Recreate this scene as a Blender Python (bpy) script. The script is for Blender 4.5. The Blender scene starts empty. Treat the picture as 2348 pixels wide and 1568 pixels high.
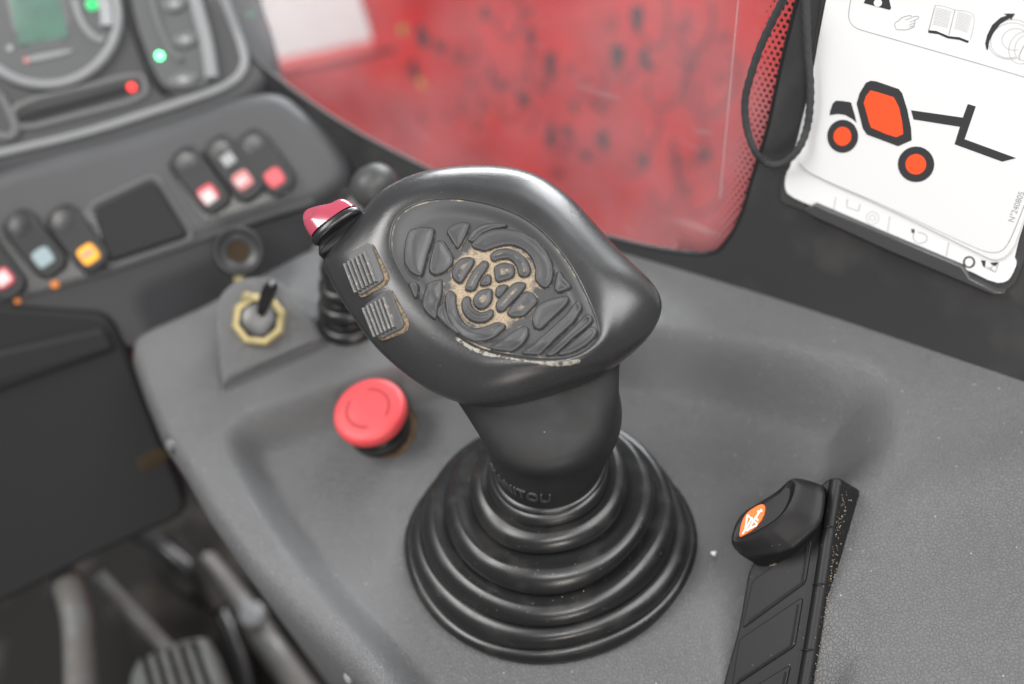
import bpy, bmesh, math, random
import numpy as np
from math import radians, sin, cos, pi, sqrt, atan2
random.seed(7)
rng = np.random.default_rng(3)

# ------------------------------------------------------------------ camera, world, lamps, exposure
# lengths below are centimetres; CM turns them into metres
CM = 0.01
PITCH, ROLL, FPX = radians(50), radians(14), 2500.0     # focal length in units of a 2347 wide picture
CAM = np.array([0.0, -30.0, 48.34])
_F = np.array([0, cos(PITCH), -sin(PITCH)])
_U0 = np.array([0, sin(PITCH), cos(PITCH)])
_R0 = np.array([1.0, 0, 0])
CR = cos(ROLL) * _R0 - sin(ROLL) * _U0
CU = sin(ROLL) * _R0 + cos(ROLL) * _U0

scene = bpy.context.scene
col = scene.collection
cam_data = bpy.data.cameras.new('camera')
cam = bpy.data.objects.new('camera', cam_data)
col.objects.link(cam)
from mathutils import Matrix, Vector
_m = Matrix.Identity(4)
for i in range(3):
    _m[i][0] = CR[i]; _m[i][1] = CU[i]; _m[i][2] = -_F[i]; _m[i][3] = CAM[i] * CM
cam.matrix_world = _m
cam_data.sensor_width = 36.0
cam_data.lens = 36.0 * FPX / 2347.0
cam_data.clip_start = 0.01
cam_data.clip_end = 50
cam_data.dof.use_dof = True
cam_data.dof.focus_distance = 0.462
cam_data.dof.aperture_fstop = 3.6
cam_data.dof.aperture_blades = 0
scene.camera = cam

world = bpy.data.worlds.new('World')
scene.world = world
world.use_nodes = True
bg = world.node_tree.nodes['Background']
bg.inputs[0].default_value = (0.93, 0.96, 1.0, 1)
bg.inputs[1].default_value = 0.25

def area(name, loc, target, sx, sy, power, color=(1, 1, 1), spread=180):
    l = bpy.data.lights.new(name, 'AREA')
    l.shape = 'RECTANGLE'; l.size = sx * CM; l.size_y = sy * CM
    l.energy = power; l.color = color; l.spread = radians(spread)
    o = bpy.data.objects.new(name, l); col.objects.link(o)
    o.location = Vector(loc) * CM
    d = Vector(target) * CM - o.location
    o.rotation_euler = d.to_track_quat('-Z', 'Y').to_euler()
    return o
area('cab_window_light', (-165, 35, 270), (8, -2, 3), 170, 110, 98, (1.0, 0.985, 0.96))
area('roof_hatch_light', (66, -42, 126), (18, -5, 3), 90, 65, 18, (1.0, 0.99, 0.98))
area('right_window_light', (100, 115, 108), (2, 0, 8), 60, 60, 19, (0.96, 0.98, 1.0))
area('front_window_light', (55, 140, 52), (2, 0, 12), 120, 24, 36, (0.96, 0.98, 1.0))
area('rear_window_light', (-10, -125, 30), (0, 0, 10), 26, 24, 5, (1.0, 0.93, 0.85))
area('rear_hatch_light', (-10, -85, 125), (2, -5, 3), 46, 24, 9, (1.0, 0.98, 0.95))
area('yard_daylight', (0, 40, 72), (10, 115, 7), 120, 30, 5, (1.0, 1.0, 1.0), 115)

scene.view_settings.view_transform = 'Standard'
scene.view_settings.look = 'None'
scene.view_settings.exposure = 0.0
scene.view_settings.gamma = 1.0
scene.view_settings.use_curve_mapping = False
scene.cycles.use_denoising = True
scene.cycles.max_bounces = 8
scene.cycles.transparent_max_bounces = 12

# ------------------------------------------------------------------ geometry helpers
def V(*a): return np.array(a, float)
def nrm(a):
    a = np.asarray(a, float); return a / np.linalg.norm(a)
def ray(x, y): return _F + (x - 1173.5) / FPX * CR + (784 - y) / FPX * CU
def onz(x, y, z):
    v = ray(x, y); return CAM + (z - CAM[2]) / v[2] * v
def atd(x, y, d): return CAM + d * ray(x, y)
def onp(x, y, P0, n):
    v = ray(x, y); return CAM + ((P0 - CAM) @ n) / (v @ n) * v
def basis(n, hint=CR):
    n = nrm(n); u = nrm(hint - (hint @ n) * n); return u, np.cross(n, u), n

def thing(name, label, cat, loc=(0, 0, 0), group=None):
    o = bpy.data.objects.new(name, None); col.objects.link(o)
    o.empty_display_size = 0.01
    o.location = Vector(loc) * CM
    o['label'] = label; o['category'] = cat
    if group: o['group'] = group
    return o
ORIGIN = {}
def world_loc(o):
    l = V(*o.location)
    while o.parent: o = o.parent; l = l + V(*o.location)
    return l
def obj(name, verts, faces, mat, parent=None, smooth=True, label=None, cat=None, group=None, kind=None, sharp=40):
    verts = np.asarray(verts, float) * CM
    loc = verts.mean(0) if parent is None else V(0, 0, 0)
    base = loc if parent is None else world_loc(parent)
    me = bpy.data.meshes.new(name)
    me.from_pydata((verts - base).tolist(), [], [tuple(f) for f in faces])
    me.validate(); me.update()
    if smooth:
        me.polygons.foreach_set('use_smooth', [True] * len(me.polygons))
        if sharp: me.set_sharp_from_angle(angle=radians(sharp))
    for pg in me.polygons:
        if pg.loop_total > 8: pg.use_smooth = False
    if mat: me.materials.append(M[mat])
    o = bpy.data.objects.new(name, me); col.objects.link(o)
    if parent is None: o.location = loc
    else: o.parent = parent
    if label: o['label'] = label
    if cat: o['category'] = cat
    if group: o['group'] = group
    if kind: o['kind'] = kind
    return o
def recalc(o):
    bm = bmesh.new(); bm.from_mesh(o.data)
    bmesh.ops.recalc_face_normals(bm, faces=bm.faces)
    bm.to_mesh(o.data); bm.free(); return o

def chaikin(p, n=2, closed=True):
    p = np.asarray(p, float)
    for _ in range(n):
        if closed:
            q = np.roll(p, -1, 0)
            p = np.stack([.75 * p + .25 * q, .25 * p + .75 * q], 1).reshape(-1, p.shape[1])
        else:
            q = p[1:]; a = p[:-1]
            mid = np.stack([.75 * a + .25 * q, .25 * a + .75 * q], 1).reshape(-1, p.shape[1])
            p = np.vstack([p[:1], mid, p[-1:]])
    return p
def soft(p, d=.2, k=4):
    p = np.asarray(p, float); out = []
    for A, P, B in zip(np.roll(p, 1, 0), p, np.roll(p, -1, 0)):
        la, lb = np.linalg.norm(A - P), np.linalg.norm(B - P)
        a = P + (A - P) * min(d / la, .45); b = P + (B - P) * min(d / lb, .45)
        for t in np.linspace(0, 1, k): out.append((1 - t) ** 2 * a + 2 * t * (1 - t) * P + t * t * b)
    return np.array(out)
def resample(p, n, closed=True):
    p = np.asarray(p, float)
    if closed: p = np.vstack([p, p[:1]])
    s = np.r_[0, np.cumsum(np.linalg.norm(np.diff(p, axis=0), axis=1))]
    t = np.linspace(0, s[-1], n + 1)[:-1] if closed else np.linspace(0, s[-1], n)
    return np.stack([np.interp(t, s, p[:, k]) for k in range(p.shape[1])], 1)
def catmull(keys, per):
    k = [np.asarray(a, float) for a in keys]; out = []
    for i in range(len(k) - 1):
        a = k[max(i - 1, 0)]; b = k[i]; c = k[i + 1]; d = k[min(i + 2, len(k) - 1)]
        for j in range(per):
            t = j / per
            out.append(.5 * (2 * b + (c - a) * t + (2 * a - 5 * b + 4 * c - d) * t * t + (3 * b - a - 3 * c + d) * t ** 3))
    out.append(k[-1]); return out
def loft(rings, cap0=False, cap1=False, closed=True):
    n = len(rings[0]); v = np.vstack(rings); f = []
    for i in range(len(rings) - 1):
        for j in range(n if closed else n - 1):
            a = i * n + j; b = i * n + (j + 1) % n
            f.append((a, b, b + n, a + n))
    if cap0: f.append(tuple(range(n))[::-1])
    if cap1: f.append(tuple(range((len(rings) - 1) * n, len(rings) * n)))
    return v, f
def ccw(p):
    p = np.asarray(p, float); x, y = p[:, 0], p[:, 1]
    a = np.sum(x * np.roll(y, -1) - np.roll(x, -1) * y)
    return p if a > 0 else p[::-1]
def inset2(p, d):
    p = ccw(p); a = np.roll(p, 1, 0); b = np.roll(p, -1, 0)
    e1 = p - a; e2 = b - p
    e1 /= np.maximum(np.linalg.norm(e1, axis=1, keepdims=True), 1e-9); e2 /= np.maximum(np.linalg.norm(e2, axis=1, keepdims=True), 1e-9)
    n1 = np.stack([-e1[:, 1], e1[:, 0]], 1); n2 = np.stack([-e2[:, 1], e2[:, 0]], 1)
    m = n1 + n2; l = np.maximum(np.sum(m * m, 1, keepdims=True), .6)
    return p + 2 * m / l * d
def plate(poly2, O, u, v, n, h0, h1, bev=.1, rnd=0, steps=3):
    """prism over a 2D outline, from height h0 to h1 along n, with a rounded top edge"""
    p = ccw(poly2)
    if rnd >= 1: p = chaikin(p, rnd)
    elif rnd > 0: p = soft(p, rnd)
    rings = [(p, h0)]
    for k in range(steps + 1):
        a = pi / 2 * k / steps
        rings.append((inset2(p, bev * (1 - cos(a))), h1 - bev * (1 - sin(a))))
    R = [O + q[:, :1] * u + q[:, 1:] * v + h * n for q, h in rings]
    return loft(R, True, True)
def to2(pts3, O, u, v):
    d = np.asarray(pts3) - O; return np.stack([d @ u, d @ v], 1)
def tube(path, r, n=10, caps=True):
    p = np.asarray(path, float); m = len(p)
    r = np.full(m, r) if np.isscalar(r) else np.asarray(r, float)
    t = np.gradient(p, axis=0); t /= np.linalg.norm(t, axis=1, keepdims=True)
    a = V(0, 0, 1) if abs(t[0][2]) < .9 else V(1, 0, 0)
    rings = []
    for i in range(m):
        x = nrm(a - (a @ t[i]) * t[i]); y = np.cross(t[i], x); a = x
        th = np.linspace(0, 2 * pi, n, endpoint=False)
        rings.append(p[i] + r[i] * (np.cos(th)[:, None] * x + np.sin(th)[:, None] * y))
    return loft(rings, caps, caps)
def lathe(c, axis, prof, n=48, cap0=True, cap1=True, hint=CR):
    u, v, w = basis(axis, hint)
    th = np.linspace(0, 2 * pi, n, endpoint=False)
    rings = [c + z * w + r * (np.cos(th)[:, None] * u + np.sin(th)[:, None] * v) for r, z in prof]
    return loft(rings, cap0, cap1)
def merge(*vf):
    v = []; f = []; k = 0
    for a, b in vf:
        v.append(np.asarray(a)); f += [tuple(i + k for i in q) for q in b]; k += len(a)
    return np.vstack(v), f
def rrect(w, h, r, k=5):
    out = []
    for sx, sy, a0 in ((1, 1, 0), (-1, 1, pi / 2), (-1, -1, pi), (1, -1, 3 * pi / 2)):
        for j in range(k):
            a = a0 + pi / 2 * j / (k - 1)
            out.append((sx * (w / 2 - r) + r * cos(a), sy * (h / 2 - r) + r * sin(a)))
    return np.array(out)
def sdf(poly, x, y):
    """signed distance to a closed outline, negative inside"""
    p = np.asarray(poly, float); q = np.roll(p, -1, 0)
    d = np.full(x.shape, 1e9); ins = np.zeros(x.shape, bool)
    for (ax, ay), (bx, by) in zip(p, q):
        ex, ey = bx - ax, by - ay; L = ex * ex + ey * ey + 1e-12
        t = np.clip(((x - ax) * ex + (y - ay) * ey) / L, 0, 1)
        d = np.minimum(d, (x - ax - t * ex) ** 2 + (y - ay - t * ey) ** 2)
        c = ((ay > y) != (by > y)) & (x < ex * (y - ay) / (by - ay + 1e-12) + ax)
        ins ^= c
    d = np.sqrt(d); return np.where(ins, -d, d)
def sstep(a, b, x):
    t = np.clip((x - a) / (b - a), 0, 1); return t * t * (3 - 2 * t)
def strip(path2, wd, O, u, v, n, h, closed=False):
    """flat printed line following a 2D path"""
    p = np.asarray(path2, float); m = len(p)
    if closed: t = np.roll(p, -1, 0) - np.roll(p, 1, 0)
    else: t = np.gradient(p, axis=0)
    t /= np.maximum(np.linalg.norm(t, axis=1, keepdims=True), 1e-9)
    nn = np.stack([-t[:, 1], t[:, 0]], 1) * wd / 2
    A = p + nn; B = p - nn
    q = lambda s: O + s[:, :1] * u + s[:, 1:] * v + h * n
    vs = np.vstack([q(A), q(B)])
    f = [(m + i, m + (i + 1) % m, (i + 1) % m, i) for i in range(m if closed else m - 1)]
    return vs, f
def text_mesh(s, size=1.0):
    cu = bpy.data.curves.new('t', 'FONT'); cu.body = s; cu.size = size; cu.extrude = 0; cu.resolution_u = 3
    o = bpy.data.objects.new('t', cu); col.objects.link(o)
    dg = bpy.context.evaluated_depsgraph_get(); dg.update()
    me = bpy.data.meshes.new_from_object(o.evaluated_get(dg))
    v = np.array([tuple(a.co)[:2] for a in me.vertices]); f = [tuple(p.vertices) for p in me.polygons]
    bpy.data.objects.remove(o); bpy.data.curves.remove(cu); bpy.data.meshes.remove(me)
    return v, f

# ------------------------------------------------------------------ materials
M = {}
def mat(name, colr, rough=.5, spec=.5, metal=0, bump=None, noise=None, coat=0, emit=None, scratch=0):
    m = bpy.data.materials.new(name); m.use_nodes = True
    nt = m.node_tree; N = nt.nodes; L = nt.links; b = N['Principled BSDF']
    b.inputs['Base Color'].default_value = (*colr, 1)
    b.inputs['Roughness'].default_value = rough
    b.inputs['Specular IOR Level'].default_value = spec
    b.inputs['Metallic'].default_value = metal
    b.inputs['Coat Weight'].default_value = coat
    if emit:
        b.inputs['Emission Color'].default_value = (*emit[0], 1); b.inputs['Emission Strength'].default_value = emit[1]
    tc = N.new('ShaderNodeTexCoord')
    if noise:          # (scale, other colour, lo, hi): uneven tint and dull patches
        nz = N.new('ShaderNodeTexNoise'); nz.inputs['Scale'].default_value = noise[0]; nz.inputs['Detail'].default_value = 6
        L.new(tc.outputs['Object'], nz.inputs['Vector'])
        rp = N.new('ShaderNodeMapRange'); rp.inputs[1].default_value = noise[2]; rp.inputs[2].default_value = noise[3]
        L.new(nz.outputs['Fac'], rp.inputs[0])
        mx = N.new('ShaderNodeMix'); mx.data_type = 'RGBA'
        mx.inputs[6].default_value = (*colr, 1); mx.inputs[7].default_value = (*noise[1], 1)
        L.new(rp.outputs[0], mx.inputs[0]); L.new(mx.outputs[2], b.inputs['Base Color'])
        rr = N.new('ShaderNodeMapRange'); rr.inputs[3].default_value = rough * .85; rr.inputs[4].default_value = min(1, rough * 1.3)
        L.new(rp.outputs[0], rr.inputs[0]); L.new(rr.outputs[0], b.inputs['Roughness'])
    if bump:           # (kind, scale, distance in metres)
        if bump[0] == 'leather':
            vo = N.new('ShaderNodeTexVoronoi'); vo.feature = 'DISTANCE_TO_EDGE'; vo.inputs['Scale'].default_value = bump[1]
            dn = N.new('ShaderNodeTexNoise'); dn.inputs['Scale'].default_value = bump[1] * .35; dn.inputs['Detail'].default_value = 3
            L.new(tc.outputs['Object'], dn.inputs['Vector'])
            ad = N.new('ShaderNodeVectorMath'); ad.operation = 'MULTIPLY_ADD'
            ad.inputs[1].default_value = (.0022, .0022, .0022)
            L.new(dn.outputs['Color'], ad.inputs[0]); L.new(tc.outputs['Object'], ad.inputs[2])
            L.new(ad.outputs[0], vo.inputs['Vector'])
            mr = N.new('ShaderNodeMapRange'); mr.inputs[2].default_value = .14
            L.new(vo.outputs['Distance'], mr.inputs[0]); hout = mr.outputs[0]
            n2 = N.new('ShaderNodeTexNoise'); n2.inputs['Scale'].default_value = bump[1] * 2.2
            L.new(tc.outputs['Object'], n2.inputs['Vector'])
            mm = N.new('ShaderNodeMath'); mm.operation = 'MULTIPLY_ADD'; mm.inputs[1].default_value = .6
            L.new(n2.outputs['Fac'], mm.inputs[0]); L.new(hout, mm.inputs[2]); hout = mm.outputs[0]
        else:
            n2 = N.new('ShaderNodeTexNoise'); n2.inputs['Scale'].default_value = bump[1]; n2.inputs['Detail'].default_value = 4
            L.new(tc.outputs['Object'], n2.inputs['Vector']); hout = n2.outputs['Fac']
        bp = N.new('ShaderNodeBump'); bp.inputs['Strength'].default_value = 1; bp.inputs['Distance'].default_value = bump[2]
        L.new(hout, bp.inputs['Height']); L.new(bp.outputs[0], b.inputs['Normal'])
    M[name] = m; return m
def specks(name, size, thr, colr, amount=1.0):
    """scattered dust grains on an existing material: tiny pale flecks"""
    m = M[name]; nt = m.node_tree; N = nt.nodes; L = nt.links; b = N['Principled BSDF']
    tc = N.new('ShaderNodeTexCoord')
    vo = N.new('ShaderNodeTexVoronoi'); vo.inputs['Scale'].default_value = size
    L.new(tc.outputs['Object'], vo.inputs['Vector'])
    lt = N.new('ShaderNodeMath'); lt.operation = 'LESS_THAN'; lt.inputs[1].default_value = .16
    L.new(vo.outputs['Distance'], lt.inputs[0])
    sp = N.new('ShaderNodeSeparateColor'); L.new(vo.outputs['Color'], sp.inputs[0])
    g = N.new('ShaderNodeMath'); g.operation = 'GREATER_THAN'; g.inputs[1].default_value = thr
    L.new(sp.outputs[0], g.inputs[0])
    mu = N.new('ShaderNodeMath'); mu.operation = 'MULTIPLY'; L.new(lt.outputs[0], mu.inputs[0]); L.new(g.outputs[0], mu.inputs[1])
    m2 = N.new('ShaderNodeMath'); m2.operation = 'MULTIPLY'; m2.inputs[1].default_value = amount; L.new(mu.outputs[0], m2.inputs[0])
    mx = N.new('ShaderNodeMix'); mx.data_type = 'RGBA'; mx.inputs[7].default_value = (*colr, 1)
    src = b.inputs['Base Color']
    if src.is_linked: L.new(src.links[0].from_socket, mx.inputs[6])
    else: mx.inputs[6].default_value = src.default_value
    L.new(m2.outputs[0], mx.inputs[0]); L.new(mx.outputs[2], src)

mat('console_grey', (.106, .1065, .109), .5, .35, bump=('leather', 600, .0002), noise=(14, (.116, .1165, .119), .35, .7))
specks('console_grey', 420, .965, (.42, .40, .36), .7)
mat('dash_grey', (.056, .0565, .059), .5, .3, bump=('n', 900, .00008), noise=(10, (.076, .077, .082), .35, .7))
mat('dash_under', (.04, .04, .043), .5, .4, bump=('n', 900, .00008))
mat('rocker_black', (.020, .020, .021), .45, .3)
mat('grime', (.20, .155, .11), .95, .1, noise=(800, (.09, .07, .05), .42, .62))
mat('lower_panel', (.015, .015, .0165), .6, .25, bump=('n', 900, .00008))
mat('rubber_head', (.021, .021, .0225), .27, .6, bump=('n', 2400, .00005), noise=(38, (.026, .026, .026), .3, .9))
specks('rubber_head', 800, .978, (.28, .26, .23), .45)
mat('rubber_stem', (.016, .016, .0172), .56, .3, bump=('n', 2200, .00004), noise=(50, (.022, .0215, .021), .45, .75))
specks('rubber_stem', 500, .975, (.35, .31, .25), .5)
mat('rubber_pale', (.05, .05, .052), .4, .5)  # pale tone paints the glint on the letters; also the cap's inside
mat('rubber_boot', (.0105, .0105, .0112), .35, .5, bump=('n', 1500, .00003), noise=(70, (.022, .0215, .02), .5, .75))
specks('rubber_boot', 650, .93, (.30, .26, .19), .55)
mat('black_plastic', (.012, .012, .013), .45, .22, bump=('n', 1800, .00003))
specks('black_plastic', 700, .95, (.34, .29, .2), .45)
mat('gloss_black', (.012, .012, .013), .3, .5)
mat('wall_black', (.034, .034, .036), .55, .4, bump=('n', 1400, .00006), noise=(25, (.046, .045, .044), .5, .7))
specks('wall_black', 90, .93, (.16, .155, .15), .35)
mat('seal_rubber', (.010, .010, .011), .5, .4)
mat('key_ribs', (.115, .115, .115), .42, .4, noise=(600, (.28, .25, .21), .55, .75))
mat('key_plate', (.062, .062, .064), .5, .4, noise=(300, (.09, .085, .08), .5, .75))
mat('dust', (.34, .27, .19), .95, .1, bump=('n', 2500, .0001), noise=(900, (.18, .14, .10), .4, .65))
mat('pale_dust', (.28, .26, .225), .95, .1, noise=(700, (.06, .058, .055), .48, .60))
mat('red_button', (.66, .07, .08), .5, .35, noise=(60, (.80, .10, .105), .45, .75))
mat('red_groove', (.30, .03, .035), .5, .4)
mat('red_rocker', (.32, .045, .075), .16, .6, coat=.7)
mat('chrome', (.13, .13, .13), .5, .5, metal=1)
mat('rust_ring', (.13, .085, .05), .8, .2, noise=(300, (.10, .06, .035), .4, .6))
mat('cap_dirt', (.045, .032, .02), .9, .1)
mat('brass', (.36, .29, .14), .55, .4, metal=.5, noise=(200, (.35, .3, .16), .4, .6))
mat('card_white', (.69, .695, .70), .5, .3)
mat('card_back', (.74, .745, .75), .5, .3)
mat('print_black', (.035, .035, .038), .6, .3)
mat('print_grey', (.30, .30, .32), .6, .3)
mat('print_pale', (.42, .42, .44), .6, .3)
mat('print_red', (.90, .085, .025), .6, .3)
mat('label_orange', (.86, .16, .03), .5, .3)
mat('white_print', (.85, .82, .80), .5, .3)
mat('lens_orange', (.85, .36, .015), .4, .4, emit=((1, .42, .02), .25))
mat('lens_red', (.58, .05, .07), .35, .5)
mat('lens_pink', (.55, .20, .20), .4, .4)
mat('lens_white', (.55, .50, .50), .4, .4)
mat('lens_teal', (.24, .31, .33), .4, .4)
mat('symbol_grey', (.28, .29, .30), .4, .4)
mat('led_green', (.1, .6, .25), .4, .4, emit=((.10, 1.0, .30), 9))
mat('led_green_dim', (.02, .35, .1), .4, .4, emit=((.02, .7, .18), .8))
mat('led_red', (.6, .02, .02), .4, .4, emit=((1, .04, .035), 2.2))
mat('led_amber', (.35, .12, .02), .4, .4, emit=((1, .25, .03), .35))
mat('lcd_green', (.085, .16, .125), .35, .4, noise=(60, (.06, .11, .09), .4, .65))
mat('gauge_grey', (.075, .077, .08), .5, .4)
mat('trim_light', (.21, .215, .22), .45, .4)
mat('trim_mid', (.115, .118, .12), .45, .4)
mat('cluster_dark', (.045, .045, .046), .45, .4)
mat('machine_red', (.58, .022, .022), .45, .4, noise=(12, (.40, .022, .024), .4, .65))
mat('machine_white', (.85, .83, .83), .6, .3)
mat('decal_dark', (.06, .012, .016), .6, .3)
mat('decal_yellow', (.6, .4, .02), .6, .3)
mat('decal_green', (.05, .45, .08), .6, .3)
mat('pedal_metal', (.13, .137, .135), .5, .4, metal=.3, noise=(40, (.11, .105, .098), .4, .6))
mat('floor_dark', (.010, .0095, .009), .9, .15, noise=(16, (.04, .036, .032), .5, .68))
mat('cord_black', (.045, .046, .048), .75, .3, bump=('n', 1500, .0003))
mat('holder_clear', (.055, .055, .057), .28, .5)

def glass_material():
    m = bpy.data.materials.new('dusty_hazy_glass'); m.use_nodes = True
    nt = m.node_tree; N = nt.nodes; L = nt.links; N.clear()
    out = N.new('ShaderNodeOutputMaterial')
    tr = N.new('ShaderNodeBsdfTransparent'); tr.inputs[0].default_value = (.96, .97, .97, 1)
    df = N.new('ShaderNodeBsdfDiffuse'); df.inputs[0].default_value = (.55, .52, .55, 1)  # milky layer puts reflected haze into the colour, along with dust
    gl = N.new('ShaderNodeBsdfGlossy'); gl.inputs['Roughness'].default_value = .12
    tc = N.new('ShaderNodeTexCoord')
    n1 = N.new('ShaderNodeTexNoise'); n1.inputs['Scale'].default_value = 9; n1.inputs['Detail'].default_value = 5
    L.new(tc.outputs['Object'], n1.inputs['Vector'])
    mr = N.new('ShaderNodeMapRange'); mr.inputs[1].default_value = .35; mr.inputs[2].default_value = .75
    mr.inputs[3].default_value = .015; mr.inputs[4].default_value = .17
    L.new(n1.outputs['Fac'], mr.inputs[0])
    mp = N.new('ShaderNodeMapping'); mp.inputs['Scale'].default_value = (25, 25, 160); mp.inputs['Rotation'].default_value = (.5, .4, .2)
    L.new(tc.outputs['Object'], mp.inputs['Vector'])
    n2 = N.new('ShaderNodeTexNoise'); n2.inputs['Scale'].default_value = 1; n2.inputs['Detail'].default_value = 3
    L.new(mp.outputs[0], n2.inputs['Vector'])
    m2 = N.new('ShaderNodeMapRange'); m2.inputs[1].default_value = .66; m2.inputs[2].default_value = .78; m2.inputs[4].default_value = .09
    L.new(n2.outputs['Fac'], m2.inputs[0])
    ad = N.new('ShaderNodeMath'); ad.operation = 'ADD'; L.new(mr.outputs[0], ad.inputs[0]); L.new(m2.outputs[0], ad.inputs[1])
    mx = N.new('ShaderNodeMixShader'); L.new(ad.outputs[0], mx.inputs[0]); L.new(tr.outputs[0], mx.inputs[1]); L.new(df.outputs[0], mx.inputs[2])
    lw = N.new('ShaderNodeLayerWeight'); pw = N.new('ShaderNodeMath'); pw.operation = 'POWER'; pw.inputs[1].default_value = 4
    L.new(lw.outputs['Facing'], pw.inputs[0])
    fr = N.new('ShaderNodeMath'); fr.operation = 'MULTIPLY_ADD'; fr.inputs[1].default_value = .5; fr.inputs[2].default_value = .03
    L.new(pw.outputs[0], fr.inputs[0])
    m3 = N.new('ShaderNodeMixShader'); L.new(fr.outputs[0], m3.inputs[0]); L.new(mx.outputs[0], m3.inputs[1]); L.new(gl.outputs[0], m3.inputs[2])
    L.new(m3.outputs[0], out.inputs[0]); M['dusty_hazy_glass'] = m
glass_material()

def dusty_pad_material():
    """rubber with dirt packed in the grooves; the 'dust' attribute says where dirt has settled"""
    m = mat('pad_rubber', (.036, .036, .038), .36, .45, bump=('n', 2200, .00003))
    nt = m.node_tree; N = nt.nodes; L = nt.links; b = N['Principled BSDF']
    at = N.new('ShaderNodeAttribute'); at.attribute_name = 'dust'
    tc = N.new('ShaderNodeTexCoord')
    nz = N.new('ShaderNodeTexNoise'); nz.inputs['Scale'].default_value = 420; nz.inputs['Detail'].default_value = 5
    L.new(tc.outputs['Object'], nz.inputs['Vector'])
    a = N.new('ShaderNodeMath'); a.operation = 'MULTIPLY_ADD'; a.inputs[1].default_value = .9
    L.new(nz.outputs['Fac'], a.inputs[0]); L.new(at.outputs['Fac'], a.inputs[2])
    r = N.new('ShaderNodeMapRange'); r.inputs[1].default_value = .82; r.inputs[2].default_value = 1.12
    L.new(a.outputs[0], r.inputs[0])
    n2 = N.new('ShaderNodeTexNoise'); n2.inputs['Scale'].default_value = 1500; n2.inputs['Detail'].default_value = 3
    L.new(tc.outputs['Object'], n2.inputs['Vector'])
    dc = N.new('ShaderNodeMix'); dc.data_type = 'RGBA'; dc.inputs[6].default_value = (.32, .255, .18, 1); dc.inputs[7].default_value = (.17, .138, .10, 1)
    rr = N.new('ShaderNodeMapRange'); rr.inputs[1].default_value = .45; rr.inputs[2].default_value = .7
    L.new(n2.outputs['Fac'], rr.inputs[0]); L.new(rr.outputs[0], dc.inputs[0])
    mx = N.new('ShaderNodeMix'); mx.data_type = 'RGBA'; mx.inputs[6].default_value = (.036, .036, .038, 1)
    L.new(dc.outputs[2], mx.inputs[7]); L.new(r.outputs[0], mx.inputs[0]); L.new(mx.outputs[2], b.inputs['Base Color'])
    ro = N.new('ShaderNodeMapRange'); ro.inputs[3].default_value = .45; ro.inputs[4].default_value = .95
    L.new(r.outputs[0], ro.inputs[0]); L.new(ro.outputs[0], b.inputs['Roughness'])
dusty_pad_material()

# ------------------------------------------------------------------ the setting: console, wall, floor
WA = onz(1440, 590, 2.7); WB = onz(2347, 875, 3.3)
wdir = nrm(WB - WA); _nh = nrm(V(wdir[1], -wdir[0], 0))
WN = _nh * cos(radians(15)) + V(0, 0, 1) * sin(radians(15)); WN = nrm(WN - wdir * (WN @ wdir))
WU = wdir; WV = np.cross(WN, WU)          # along the wall, and up it
CREST = [(1010, 1700), (860, 1485), (730, 1350), (618, 1193), (545, 1070), (518, 1005), (548, 960), (640, 930), (751, 893),
         (930, 843), (1150, 795), (1350, 768), (1522, 757), (1700, 780), (1900, 815), (1995, 838), (2045, 890), (2052, 980), (2026, 1070),
         (1988, 1154), (1978, 1250), (1962, 1400), (1940, 1700)]
OUTER = [(284, 800), (297, 765), (335, 742), (449, 693), (709, 556), (880, 470), (1100, 430), (1500, 470), (2600, 760), (2750, 1850),
         (1000, 1850), (840, 1585), (786, 1530), (674, 1423), (561, 1311), (466, 1176), (410, 1075), (359, 1000), (318, 900)]
def plat(x, y):
    """height of the console's shoulder, rising towards the wall side"""
    return 2.3 + 1.0 * sstep(-4, 17, x)
def px_on_plat(p, k=1.0):
    out = []
    for x, y in p:
        z = 3.0
        for _ in range(8):
            P = onz(x, y, z); z = k * plat(P[0], P[1])
        out.append(P[:2])
    return np.array(out)
crest = chaikin(px_on_plat(CREST), 2)
_back = [(WA - _nh * .12 + wdir * t)[:2] for t in (-19, -12, 0, 12, 24, 36)]
_back2 = [(WA - _nh * 6 + wdir * t)[:2] for t in (-24, -12, 0, 12, 24, 36)]
_po = px_on_plat(OUTER)
_left = soft(np.vstack([_po[10:], _po[:5]]), .6, 4)[3:-2]
_front = [(40.0, -17.0), (40.0, -45.0), (_left[0][0], -45.0)]
outer = np.vstack([_left, _back, _front])
outer_round = np.vstack([_left, _back2, _front])
def c4(p):
    p = np.asarray(p, float); return np.stack([(2600 + p[:, 0] / 1.5134) / 1.7452, (1700 + p[:, 1] / 1.5134) / 1.7452], 1)
SO = onz(1800, 1400, 2.35); SN = nrm(V(-.50, -.12, .86))
SU, SV, SN = basis(SN)
_ra, _rb = (onp(*c4([q])[0], SO, SN) for q in ((1132, 340), (925, 1660)))
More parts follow.
